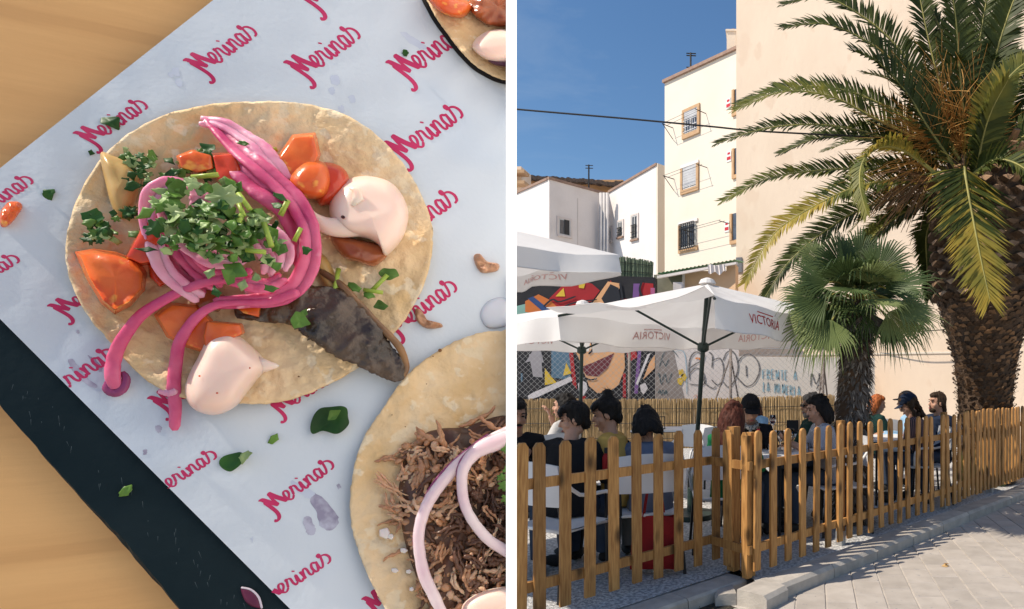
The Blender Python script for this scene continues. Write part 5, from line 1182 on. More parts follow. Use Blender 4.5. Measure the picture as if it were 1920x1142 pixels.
# paper
m_paper = M('greaseproof_paper', (.66, .70, .74), (.58, .63, .68), scale=9, rough=.7, bump=.2, bscale=420, bdist=.0006, trl=.0, lo=.3, hi=.75, c3=(.57, .63, .70), s3=7, t3=.54)
PCN = [(-158, 440), (545, 1142), (800, 1397), (1150, 1397), (1150, -600), (1005, -480), (400, 0)]
def paperh(u, v): return .0004 + .0009 * (noise.noise(V(u / 210, v / 210, 3)) + 1) + .0003 * noise.noise(V(u / 60, v / 60, 1))
pe0 = (-158, 440); A1 = V(642 + 158, 957, 0); A2 = V(1163, -920, 0)
pap = thing('printed_paper', 'pale blue-white greaseproof paper printed with slanting crimson words, under the tacos', 'paper', Q(500, 600)); pg = MB(); nx, ny = 120, 120; idx = {}
for i in range(nx + 1):
    for j in range(ny + 1):
        # a along lower-left edge direction, b along upper edge direction
        u = -158 + 1000 * (i / nx) * .98 + 1160 * (j / ny); v = 440 + 1000 * (i / nx) * .98 + .0 * i - 915 * (j / ny)
        pg.v.append(Q(u, v, paperh(u, v)))
pg.f = [(i * (ny + 1) + j, (i + 1) * (ny + 1) + j, (i + 1) * (ny + 1) + j + 1, i * (ny + 1) + j + 1) for i in range(nx) for j in range(ny)]
o = pg.build('sheet', m_paper, pap, smooth=True); cut(o)
# word art strokes: a brushed script
WORD = [([(.10, .78), (.16, .30), (.17, -.12), (.08, -.40), (-.10, -.52), (-.24, -.42)], .15), ([(.02, .92), (.12, .95), (.34, .50), (.52, .18)], .19), ([(.52, .18), (.50, .6), (.56, 1.08)], .11), ([(.56, 1.08), (.72, .62), (.98, .08)], .20),
        ([(.98, .08), (1.10, .14), (1.28, .36), (1.30, .56), (1.16, .62), (1.04, .42), (1.06, .12), (1.22, -.02), (1.42, .14)], .10), ([(1.42, .14), (1.54, .46), (1.58, .66), (1.54, .54), (1.66, .60), (1.78, .52), (1.76, .22), (1.84, .02), (1.98, .14)], .10),
        ([(1.98, .14), (2.10, .56), (2.08, .12), (2.18, 0), (2.32, .14)], .11), ([(2.10, .80), (2.16, .86)], .13), ([(2.36, .58), (2.40, .30), (2.38, 0)], .12), ([(2.38, .04), (2.50, .48), (2.64, .60), (2.72, .46), (2.70, .12), (2.80, 0), (2.94, .14)], .10),
        ([(3.28, .52), (3.12, .62), (2.98, .40), (3.00, .08), (3.14, 0), (3.28, .30), (3.34, .58)], .11), ([(3.34, .58), (3.30, .14), (3.42, .02), (3.58, .26), (3.70, .74), (3.66, .88), (3.57, .80), (3.62, .64)], .10), ([(3.62, .64), (3.80, .68), (3.98, .58), (4.05, .34), (3.94, .10), (3.74, .03)], .11)]
m_ink = M('crimson_print', (.58, .035, .13), (.50, .02, .10), scale=40, rough=.7)
PAP_IN = lambda u, v: (v < 598 + (u) * 1.0 - 2) and (v > 315 - .7885 * u + 3)
def word(u0, v0, u1, v1, clip=True):
    a = Q(u0, v0); b = Q(u1, v1); ex = (b - a) / 4.05; ey = TN.cross(ex); m_ = MB()
    # back to pixel to test the sheet's edge and wrinkle height
    def f(x, y):
        p = a + ex * x + ey * y * 1.02; r = p - EYEV; u = PU + FPX * r.x / r.y; v = PV - FPX * r.z / r.y
        return p + TN * (paperh(u, v) + .00012)
    for pts, wd in WORD: ribbon(m_, pts, wd * 1.35, f)
    keep = []
    for fc_ in m_.f:
        p = sum((m_.v[i] for i in fc_), V(0, 0, 0)) / len(fc_); r = p - EYEV; u = PU + FPX * r.x / r.y; v = PV - FPX * r.z / r.y
        if PAP_IN(u, v): keep.append(fc_)
    m_.f = keep
    if keep: cut(m_.build('printed_word', m_ink, pap, fix=False))
for w_ in ((384, 143, 487, 68), (572, 150, 680, 72), (762, 152, 872, 74), (175, 275, 283, 205), (755, 302, 872, 220), (-38, 415, 70, 345), (-75, 560, 44, 492), (740, 462, 862, 378), (742, 628, 860, 545), (124, 596, 240, 520), (88, 757, 224, 668), (308, 772, 440, 690),
           (524, 778, 640, 706), (292, 935, 411, 858), (512, 962, 630, 876), (498, 1135, 624, 1052), (340, -50, 440, -110), (590, 20, 700, -60), (870, 20, 980, -60), (700, 1150, 830, 1060)): word(*w_)
m_stain = M('grease_stain', (.30, .27, .36), (.50, .49, .58), scale=160, rough=.6, lo=.4, hi=.6)
m_stain2 = M('faint_damp_stain', (.52, .56, .66), (.62, .66, .74), scale=60, rough=.6)
def stain(pts, mat=m_stain, h=.00009):
    ol = outline(pts, 30); cu_ = sum(p[0] for p in ol) / len(ol), sum(p[1] for p in ol) / len(ol)
    ol = [(a + random.uniform(-1.5, 1.5), b + random.uniform(-1.5, 1.5)) for a, b in ol]
    m_ = MB(); m_.add([Q(*cu_, paperh(*cu_) + h)] + [Q(a, b, paperh(a, b) + h) for a, b in ol] , [(0, i + 1, (i + 1) % len(ol) + 1) for i in range(len(ol))]); m_.build('stain', mat, pap, fix=False)
stain([(568, 975), (580, 968), (590, 985), (592, 998), (578, 1004), (572, 990)]); stain([(590, 925), (606, 935), (630, 962), (634, 980), (618, 995), (600, 985), (592, 960), (582, 940)])
stain([(545, 903), (560, 905), (590, 925), (580, 935), (556, 922)], m_stain2); stain([(470, 1010), (474, 1008), (474, 1016)], m_stain2)
stain([(128, 678), (140, 676), (160, 705), (180, 722), (178, 728), (160, 720), (140, 700)], m_stain); stain([(165, 668), (176, 672), (192, 690), (186, 696)], m_stain); stain([(290, 800), (300, 797), (304, 806), (296, 812)]); stain([(268, 845), (274, 843), (276, 850), (270, 852)])
for (u, v, s) in ((628, 150, 9), (660, 185, 7), (640, 205, 6), (622, 170, 6), (330, 135, 8), (335, 155, 7), (635, 912, 4), (146, 622, 3), (320, 210 - 70, 5)): stain([(u - s, v - s * .6), (u + s * .5, v - s), (u + s, v + s * .8), (u - s * .3, v + s)], m_stain2 if s > 4 else m_stain)
stain([(750, 60), (770, 66), (800, 88), (790, 92), (765, 78)], m_stain2)
# ---------------------------------------------------------------- tortillas
m_tort = M('corn_tortilla', (.80, .60, .37), (.66, .44, .21), scale=34, rough=.7, bump=1, bscale=110, bdist=.0032, lo=.35, hi=.65, c3=(.78, .62, .41), s3=120, t3=.56, detail=8)
m_char = M('toasted_spot', (.20, .09, .03), scale=90, rough=.8)
def tortilla(name, pts, lab, hb=.0022, warp=(0, 0), thick=.0016, cen=None, nr=64):
    ol = outline(pts, 260); cu = cen or (sum(p[0] for p in ol) / len(ol), sum(p[1] for p in ol) / len(ol)); t = thing(name, lab, 'tortilla', Q(*cu))
    n = len(ol); T = []; B_ = []
    for r in range(nr + 1):
        f = r / nr
        for i, (a, b) in enumerate(ol):
            jag = 1 + .006 * noise.noise(V(i * .35, 0, 5)) + .004 * noise.noise(V(i * 1.3, 2, 5))
            u = lerp(cu[0], a, f * jag); v = lerp(cu[1], b, f * jag)
            h = hb + .0012 * noise.noise(V(u / 90, v / 90, 7)) + .0011 * noise.noise(V(u / 26, v / 20, 1)) + .0008 * abs(noise.noise(V(u / 13, v / 11, 2)))
            h += .0022 * f ** 6 * (1 + noise.noise(V(i * .05, 1, 9))) + warp[0] * (u - cu[0]) / 300 * f + warp[1] * (v - cu[1]) / 300 * f
            if f > .985: h -= .0003
            T.append(Q(u, v, max(h, .0012))); B_.append(Q(u, v, max(h, .0012)) - TN * thick * (1 if f < .99 else .7))
    m_ = MB(); fs = [(r * n + i, r * n + (i + 1) % n, (r + 1) * n + (i + 1) % n, (r + 1) * n + i) for r in range(nr) for i in range(n)]
    m_.add(T, fs); m_.add(B_, fs); k = (nr + 1) * n; m_.f += [(nr * n + i, nr * n + (i + 1) % n, k + nr * n + (i + 1) % n, k + nr * n + i) for i in range(n)]
    o = m_.build('flatbread', m_tort, t, smooth=True); cut(o); return t
T1 = [(490, 190), (560, 193), (640, 212), (710, 256), (762, 316), (795, 376), (812, 440), (800, 520), (765, 590), (725, 640), (670, 690), (600, 728), (540, 750), (480, 757), (400, 752), (330, 742), (265, 705), (205, 640), (160, 585), (130, 520), (123, 460), (140, 385), (180, 310), (235, 255), (310, 215), (400, 195)]
tt1 = tortilla('tortilla', T1, 'large round corn tortilla in the middle of the paper, loaded with onion, herbs and fish', hb=.0035, cen=(467, 473))
T2 = [(1010, 600), (950, 618), (900, 624), (850, 642), (800, 672), (755, 712), (715, 770), (685, 815), (665, 870), (656, 940), (662, 1000), (682, 1060), (705, 1110), (735, 1160), (800, 1240), (900, 1300), (1040, 1330), (1200, 1200), (1260, 900), (1180, 680)]
tortilla('tortilla', T2, 'corn tortilla at lower right, cropped by the white board, under pulled meat', hb=.0045, cen=(950, 950))
T3 = [(795, -30), (812, 20), (840, 62), (870, 100), (905, 130), (960, 150), (1060, 140), (1120, 0), (1060, -160), (900, -190), (820, -110)]
tortilla('tortilla', T3, 'corner of a third tortilla at the top edge of the paper beside the white board', hb=.006, cen=(950, -20))
o = MB(); ol = outline([(a, b + 4) for a, b in T3], 80); o.add([Q(950, -20, .0015)] + [Q(lerp(950, a, 1.03) - 4, lerp(-20, b, 1.03), .002) for a, b in ol], [(0, i + 1, (i + 1) % 80 + 1) for i in range(80)])  # dark disc added to draw the shadow and dark rim along this tortilla
o = o.build('dark_rim_disc', M('dark_rim_disc', (.03, .03, .035), scale=9, rough=.3), fix=False); tag(o, 'shadow and dark rim drawn as a thin saucer showing under the tortilla at the top edge', 'disc'); cut(o)
def spot(u, v, s, h): 
    p = Q(u, v, h); return MB().ell(p, (s, s, s * .3), TN.to_track_quat('Z', 'Y').to_matrix(), 8, 5)
HT = .0075
# ---------------------------------------------------------------- toppings helpers
def ident(o, lab, cat, grp=None): return tag(o, lab, cat, grp)
def blob(name, pts, h0, H, mat, lab, cat, grp=None, p=.5, facets=False, n=48, rings=9, tilt=(0, 0), lump=0.0, lumps=30, par=None, sm=True, topc=None):
    """a solid lump standing on height h0, outline pts, rising by H; p sets how domed it is"""
    ol = outline(pts, n) if sm else outline(pts, smooth=False)
    if not sm:
        ol2 = []
        for i in range(len(ol)):
            a, b = ol[i], ol[(i + 1) % len(ol)]
            for j in range(5): ol2.append((lerp(a[0], b[0], j / 5), lerp(a[1], b[1], j / 5)))
        ol = ol2
    n = len(ol); cu = topc or (sum(q[0] for q in ol) / n, sum(q[1] for q in ol) / n); m_ = MB()
    for r in range(rings + 1):
        f = r / rings
        for i, (a, b) in enumerate(ol):
            if facets: s_ = 1 - .22 * max(0, f - .12) if f < .8 else lerp(.85, 0, (f - .8) / .2); hh = H * min(1, f / .8)
            else: s_ = math.cos(f * math.pi / 2) ** p if f < 1 else 0; hh = H * math.sin(f * math.pi / 2)
            if facets and f >= .8: hh = H
            u = lerp(cu[0], a, s_); v = lerp(cu[1], b, s_); hh += (tilt[0] * (u - cu[0]) + tilt[1] * (v - cu[1])) / 100 * H * (f > 0)
            if lump and 0 < r: hh += lump * noise.noise(V(u / lumps, v / lumps, H * 1e3 + 1.5))
            m_.v.append(Q(u, v, h0 + max(hh, 0)))
    m_.f = [(r * n + i, r * n + (i + 1) % n, (r + 1) * n + (i + 1) % n, (r + 1) * n + i) for r in range(rings) for i in range(n)] + [tuple(range(n))]
    o = m_.build(name, mat, par, smooth=not facets)
    if facets:
        o.data.polygons.foreach_set('use_smooth', [True] * len(o.data.polygons)); md = o.modifiers.new('bevel', 'BEVEL'); md.width = .0005; md.limit_method = 'ANGLE'; md.angle_limit = R(35); md.segments = 2
    if par is None: ident(o, lab, cat, grp)
    return o
def strand(name, pts, mat, lab, cat, grp=None, n=40, flat=.6, wob=.0004, seg=12, ws=1, layers=None, sq=1.0):
    """pts: (u, v, h, radius in px)"""
    sp = spline([V(a, b, h * 1e4) for a, b, h, r in pts], n); rs = spline([V(r, 0, 0) for a, b, h, r in pts], n)
    P3 = [Q(p.x, p.y, p.z * 1e-4) for p in sp]; rr = [max(.6, r.x) * PXM * ws * (1 + .10 * noise.noise(V(i * .6, 0, pts[0][0]))) for i, r in enumerate(rs)]
    rr[0] *= .5; rr[-1] *= .5
    P3 = [p + V(noise.noise(p * 90), noise.noise(p * 90 + V(5, 0, 0)), noise.noise(p * 90 + V(0, 7, 0))) * wob for p in P3]
    m_ = MB()
    if layers:
        k_ = len(P3)
        for q in range(layers):
            of = (q - (layers - 1) / 2) * 2 / layers; PP = []
            for i, p in enumerate(P3):
                t_ = (P3[min(i + 1, k_ - 1)] - P3[max(i - 1, 0)]).normalized(); a_ = t_.cross(TN).normalized(); PP.append(p + a_ * of * rr[i] * (1 + .25 * noise.noise(V(i * .15, q, pts[0][0]))) + TN * (.0011 * noise.noise(V(i * .12, q * 3, pts[0][1])) + .0006 * (q % 2)))
            m_.tube(PP, [x * (1.5 + .35 * noise.noise(V(i2 * .11, q * 5, pts[0][0]))) / layers for i2, x in enumerate(rr)], 12, flat=.55, up=(TN + TX * (.5 if q else -.4)).normalized())
    else: m_.tube(P3, rr, seg, flat=flat, up=TN)
    o = m_.build(name, mat, smooth=True); return ident(o, lab, cat, grp)
m_tom = M('tomato_flesh', (.74, .17, .03), (.66, .10, .02), scale=60, rough=.22, sss=.45, sssr=(1, .3, .1), ssss=.005, bump=.5, bscale=160, bdist=.0012, spec=.4, c3=(.82, .36, .06), s3=110, t3=.6, coat=.1)
m_tomr = M('tomato_red', (.66, .07, .02), (.55, .05, .015), scale=60, rough=.2, sss=.4, sssr=(1, .25, .1), ssss=.005, bump=.2, bscale=160, bdist=.0008, coat=.3)
m_tomb = M('tomato_in_sauce', (.42, .12, .04), (.26, .06, .02), scale=80, rough=.25, sss=.25, bump=.6, bscale=120, bdist=.001, coat=.3)
m_yon = M('golden_onion', (.58, .38, .14), (.44, .26, .08), scale=50, rough=.3, sss=.3, bump=.3, bscale=90, bdist=.001)
m_cream = M('pink_mayonnaise', (.88, .66, .55), (.85, .60, .49), scale=20, rough=.28, sss=.55, sssr=(1, .55, .4), ssss=.006, spec=.5, bump=.12, bscale=60, bdist=.0012)
m_onion = M('pickled_onion', (.74, .16, .28), (.50, .03, .14), scale=60, stretch=(1, 1, 1), rough=.42, sss=.5, sssr=(1, .3, .4), ssss=.004, bump=.8, bscale=170, bdist=.0010, coat=.08, lo=.3, hi=.7, c3=(.80, .32, .42), s3=80, t3=.62)
m_onl = M('pickled_onion_pale', (.85, .44, .52), (.66, .15, .30), scale=70, rough=.42, sss=.5, sssr=(1, .4, .5), ssss=.004, bump=.45, bscale=170, bdist=.0007, coat=.2, lo=.3, hi=.7)
m_fish = M('fish_skin', (.030, .018, .011), (.105, .058, .030), scale=60, rough=.24, bump=1, bscale=190, bdist=.0016, spec=.45, coat=.35, c3=(.13, .09, .065), s3=200, t3=.66)
m_herb = M('herb_green', (.16, .30, .05), (.085, .19, .03), scale=70, rough=.45, rnd=.30, trl=.25, bump=.35, bscale=300, bdist=.0005, lo=.35, hi=.65)
m_herbl = M('herb_pale', (.40, .50, .22), (.28, .40, .13), scale=90, rough=.5, rnd=.18, trl=.2, bump=.35, bscale=300, bdist=.0005)
m_herbd = M('herb_dark', (.035, .12, .02), (.02, .065, .015), scale=60, rough=.5, rnd=.3, trl=.15, bump=.4, bscale=200, bdist=.0008, spec=.25)
m_stem = M('herb_stem', (.36, .46, .07), (.25, .38, .05), scale=80, rough=.4, sss=.2)
# tomatoes
TG = 'diced tomato pieces on the tacos'
for (pts, h0, H, mt, lab, fc_) in (
    ([(140, 472), (175, 466), (217, 472), (262, 488), (276, 512), (272, 545), (246, 574), (215, 590), (190, 570), (160, 520)], .005, .013, m_tom, 'largest orange tomato wedge at the left rim of the middle tortilla', True),
    ([(232, 486), (262, 430), (274, 404), (290, 410), (300, 445), (292, 495), (262, 500)], .008, .012, m_tomr, 'red tomato wedge tucked against the left of the onion coil', True),
    ([(276, 492), (312, 505), (322, 530), (300, 540), (280, 520)], .006, .008, m_tomr, 'small red tomato bit under the onion coil, right of the largest wedge', True),
    ([(288, 590), (318, 566), (372, 572), (400, 600), (388, 664), (350, 652), (312, 632)], .005, .007, m_tom, 'orange tomato slab between the two hanging onion tails', True),
    ([(385, 600), (455, 606), (460, 625), (430, 640), (383, 664), (378, 630)], .006, .010, m_tom, 'flat orange tomato slab behind the lower dollop of pink sauce', True),
    ([(515, 300), (548, 252), (592, 248), (602, 290), (590, 320), (548, 340), (525, 325)], .005, .014, m_tom, 'upright orange tomato cube at the upper right of the onion', True),
    ([(538, 335), (572, 300), (612, 308), (622, 345), (605, 372), (562, 368)], .010, .014, m_tom, 'rounded coral tomato piece in front of the upright cube', False),
    ([(600, 306), (640, 312), (656, 340), (640, 372), (600, 386), (590, 350)], .006, .012, m_tomr, 'pinkish red tomato piece beside the big sauce dollop', False),
    ([(618, 440), (660, 446), (716, 460), (726, 480), (700, 500), (672, 492), (640, 480)], .005, .010, m_tomb, 'browned tomato piece under the tail of the big sauce dollop', False),
    ([(432, 568), (492, 568), (487, 596), (455, 588)], .006, .006, m_tom, 'thin tomato corner poking out below the onion coil', True),
    ([(330, 292), (360, 280), (400, 288), (405, 318), (372, 326), (335, 316)], .006, .010, m_tom, 'orange tomato cube under herbs at the top of the tortilla', True),
    ([(395, 288), (440, 284), (456, 318), (440, 345), (405, 338)], .006, .011, m_tomr, 'red tomato cube under the pink onion tail at the top', True),
    ([(360, 545), (400, 540), (430, 560), (410, 585), (370, 580)], .004, .006, m_tomb, 'browned tomato bit in the gap below the onion coil', True),
    ([(800, -14), (850, -8), (885, 8), (870, 32), (840, 30), (812, 12)], .008, .012, m_tom, 'orange tomato piece on the tortilla corner at the top edge', False)):
    blob('tomato_piece', pts, h0, H, mt, lab, 'tomato', TG, facets=fc_, sm=not fc_, lump=.0012, lumps=26)
blob('onion_piece', [(188, 288), (212, 292), (245, 306), (262, 340), (252, 385), (232, 412), (212, 392), (198, 345)], .005, .009, m_yon, 'golden translucent onion petal at the upper left rim', 'onion', p=.6, lump=.001)
blob('onion_piece', [(585, 470), (610, 480), (628, 512), (640, 545), (622, 552), (600, 520)], .005, .004, m_yon, 'greenish golden onion bit right of the onion coil', 'onion', p=.6, lump=.001)
# cream
def dimple(t):
    pass
c1 = blob('sauce_dollop', [(384, 640), (402, 626), (430, 621), (454, 634), (478, 655), (494, 672), (500, 690), (482, 712), (462, 738), (440, 764), (405, 778), (372, 772), (352, 754), (347, 726), (356, 698), (372, 668)], .0055, .015, m_cream, 'smooth pear-shaped dollop of pink sauce with a pointed tip at the lower rim', 'sauce', p=.42, n=60, rings=14, lump=.0012, lumps=60, topc=(418, 700))
tp_ = MB().tube([Q(478, 684, .012), Q(500, 686, .0135), Q(518, 686, .0145), Q(523, 686, .015)], [.0042, .0026, .0010, .0002], 12).build('sauce_peak', m_cream, None, smooth=True)
def joinp(child, par):
    child.parent = par; child.location = child.location - par.location
joinp(tp_, c1)
for (u, v) in ((374, 705), (407, 737), (468, 690), (392, 728)):
    joinp(spot(u, v, .0004, .0203).build('spice_speck', m_tomr, None), c1)
c2 = blob('sauce_dollop', [(618, 372), (640, 342), (680, 330), (725, 338), (752, 362), (766, 400), (758, 440), (740, 466), (722, 480), (712, 462), (690, 448), (650, 440), (622, 415)], .006, .018, m_cream, 'large swirled dollop of pink sauce at the right side of the tortilla', 'sauce', p=.40, n=60, rings=14, lump=.0018, lumps=40)
tl_ = spline([V(563, 366, 175), V(572, 385, 175), V(585, 408, 170), V(615, 424, 172), (650, 425, 178), (690, 412, 190), (715, 395, 210)], 26); rr_ = spline([V(1.5, 0, 0), V(8, 0, 0), V(16, 0, 0), V(22, 0, 0), V(27, 0, 0), V(30, 0, 0), V(20, 0, 0)], 26)
ct = MB().tube([Q(p.x, p.y, p.z * 1e-4) for p in tl_], [r.x * PXM for r in rr_], 16, flat=.8, up=TN).build('sauce_tail', m_cream, None, smooth=True); joinp(ct, c2)
joinp(spot(643, 407, .0009, .0235).build('spice_speck', M('dark_speck', (.05, .01, .01), scale=5), None), c2)
joinp(MB().tube([Q(p[0], p[1], .024) for p in ((660, 385), (672, 372), (668, 356), (655, 352))], [.001, .0022, .002, .0005], 8, flat=.5, up=TN).build('sauce_ridge', m_cream, None, smooth=True), c2)
c3 = blob('sauce_dollop', [(885, 85), (910, 60), (950, 55), (990, 70), (990, 110), (940, 118), (905, 108)], .009, .012, m_cream, 'pale sauce dollop on the tortilla corner at the top edge', 'sauce', p=.45); cut(c3)
blob('olive_piece', [(915, 112), (940, 98), (975, 92), (990, 110), (975, 124), (935, 124)], .010, .006, M('dark_purple', (.09, .02, .05), scale=50, rough=.3), 'dark purple piece half sunk in the sauce at the top edge', 'olive', p=.5); cut(bpy.data.objects['olive_piece'])
blob('meat_piece', [(880, 0), (920, -30), (990, -20), (990, 40), (930, 50), (890, 30)], .008, .008, m_tomb, 'browned shadowy filling on the tortilla corner at the top edge', 'filling', p=.6, lump=.003, lumps=15); cut(bpy.data.objects['meat_piece'])
c4 = blob('sauce_dollop', [(865, 1142), (885, 1118), (920, 1104), (960, 1100), (1000, 1120), (1000, 1170), (880, 1180)], .016, .010, m_cream, 'pink sauce dollop at the bottom corner among the pulled meat', 'sauce', p=.45); cut(c4)
# fish
fs_ = strand('fish_fillet', [(440, 585, .006, 12), (490, 580, .008, 24), (550, 572, .010, 44), (610, 590, .0115, 56), (665, 632, .0115, 48), (710, 668, .011, 36), (742, 692, .0095, 26), (760, 700, .0085, 12)], m_fish, 'glossy dark fish fillet lying from under the onion towards the lower right rim', 'fish', n=90, flat=.24, wob=0, seg=40, ws=1.28)
for v_ in fs_.data.vertices:
    p_ = v_.co; n_ = noise.noise(p_ * 260) * .0011 + noise.noise(p_ * 700) * .0005 - abs(noise.noise(p_ * 150 + V(3, 0, 0))) * .0016; v_.co = p_ + TN * n_ * (1 if n_ else 0) + V(noise.noise(p_ * 90), noise.noise(p_ * 90 + V(4, 0, 0)), noise.noise(p_ * 90 + V(0, 4, 0))) * .0016
m_fe = M('fish_edge', (.30, .15, .05), (.12, .06, .03), scale=70, rough=.3, sss=.3, bump=.7, bscale=140, bdist=.001, coat=.3)
def sub(child, par, name=None): child.parent = par; child.location = child.location - par.location; return child
e1 = strand('fillet_edge', [(600, 505, .009, 8), (650, 545, .0115, 9), (690, 585, .011, 8), (725, 622, .0115, 9), (752, 660, .010, 9), (762, 690, .009, 8), (748, 712, .008, 6)], m_fe, '', '', flat=.7, wob=.0012)
for k_ in ('label', 'category'): 
    if k_ in e1: del e1[k_]
sub(e1, fs_)
for e_ in (e1,):
    for k_ in ('label', 'category'):
        if k_ in e_.keys(): del e_[k_]
# pickled onion
OG = 'pickled pink onion strips on the middle taco'
ST = [
 ([(392, 222, .007, 12), (430, 262, .012, 15), (480, 308, .018, 17), (530, 352, .021, 17), (566, 398, .022, 16), (584, 455, .021, 15), (570, 520, .017, 16), (530, 556, .015, 15), (470, 566, .014, 11), (400, 568, .013, 10)], m_onion, 'longest pink onion strip sweeping from the top rim round the right side of the coil'),
 ([(378, 226, .008, 11), (420, 235, .010, 12), (468, 262, .014, 14), (505, 300, .017, 17), (535, 340, .018, 14)], m_onl, 'soft pale pink onion tail at the top rim of the tortilla'),
 ([(430, 318, .014, 10), (462, 330, .016, 20), (500, 360, .018, 24), (545, 400, .018, 22), (560, 450, .016, 18), (548, 500, .014, 14)], m_onion, 'wide deep-pink onion band inside the right of the coil'),
 ([(360, 352, .020, 8), (320, 346, .022, 12), (286, 366, .022, 13), (278, 400, .020, 11), (284, 440, .019, 11), (302, 490, .018, 12), (335, 535, .016, 12), (375, 562, .014, 11)], m_onl, 'outermost pink onion ring at the left of the coil'),
 ([(298, 372, .018, 8), (306, 420, .017, 9), (332, 470, .016, 10), (372, 512, .015, 11), (410, 540, .014, 9)], m_onion, 'middle pink onion ring of the left coil'),
 ([(300, 385, .024, 8), (318, 420, .024, 10), (350, 456, .024, 13), (392, 484, .024, 15), (430, 492, .023, 12), (458, 484, .022, 8)], m_onl, 'innermost pale onion ring hugging the chopped herbs'),
 ([(360, 350, .024, 8), (376, 375, .024, 13), (372, 400, .023, 12), (360, 420, .022, 8)], m_onl, 'short mauve onion curl standing at the top of the herb heap'),
 ([(470, 505, .022, 10), (430, 520, .020, 12), (380, 532, .017, 12), (320, 556, .015, 12), (268, 590, .013, 13), (232, 632, .010, 14), (214, 672, .006, 15), (210, 706, .0055, 15), (216, 728, .004, 12)], m_onion, 'left hanging onion tail ending in a curl on the paper'),
 ([(560, 548, .018, 14), (500, 566, .016, 12), (440, 568, .015, 9), (400, 574, .015, 11), (362, 600, .014, 12), (338, 640, .012, 13), (326, 690, .008, 14), (326, 740, .0055, 14), (328, 808, .0045, 11)], m_onion, 'right hanging onion tail reaching furthest down onto the paper'),
 ([(420, 520, .020, 10), (460, 528, .020, 13), (500, 536, .018, 13), (530, 520, .018, 10)], m_onion, 'short onion strip at the front of the coil'),
 ([(480, 430, .022, 8), (510, 440, .022, 14), (535, 470, .021, 14), (530, 505, .020, 9)], m_onl, 'short pale onion strip right of the chopped herbs'),
 ([(462, 440, .022, 8), (490, 462, .022, 13), (505, 492, .020, 12), (500, 515, .018, 8)], m_onl, 'second short pale onion strip beside the green stems'),
 ([(318, 352, .014, 8), (300, 400, .013, 12), (312, 455, .012, 14), (345, 505, .011, 14), (390, 545, .010, 10)], m_onion, 'shadowed deep pink onion ring at the bottom of the left coil'),
 ([(340, 430, .020, 8), (366, 470, .019, 12), (405, 505, .018, 12), (450, 512, .018, 8)], m_onion, 'deep pink onion strip between the innermost and the middle ring'),
 ([(560, 430, .016, 10), (576, 490, .014, 14), (556, 535, .012, 14), (510, 555, .011, 12), (460, 552, .011, 8)], m_onl, 'pale inner edge strip at the lower right of the coil'),
 ([(300, 735, .0045, 5), (320, 738, .006, 8), (330, 732, .007, 4)], m_onl, 'small pink onion flap crossing the right tail')]
for i_, (pts, mt, lab) in enumerate(ST): strand('onion_strip', pts, mt, lab, 'onion', OG, n=46, flat=.6, ws=.82 if 'tail' in lab and 'hanging' in lab else 1.15, wob=.0008, seg=16, layers=None if ('hanging' in lab or 'flap' in lab) else 2)
strand('onion_curl', [(205, 712, .004, 6), (200, 728, .004, 8), (214, 736, .004, 9), (230, 728, .0045, 8), (236, 710, .0045, 7), (228, 698, .004, 5)], M('dark_onion', (.32, .06, .16), (.2, .04, .12), scale=60, rough=.25, sss=.3), 'wet dark pink curl at the end of the left onion tail', 'onion', flat=.7)
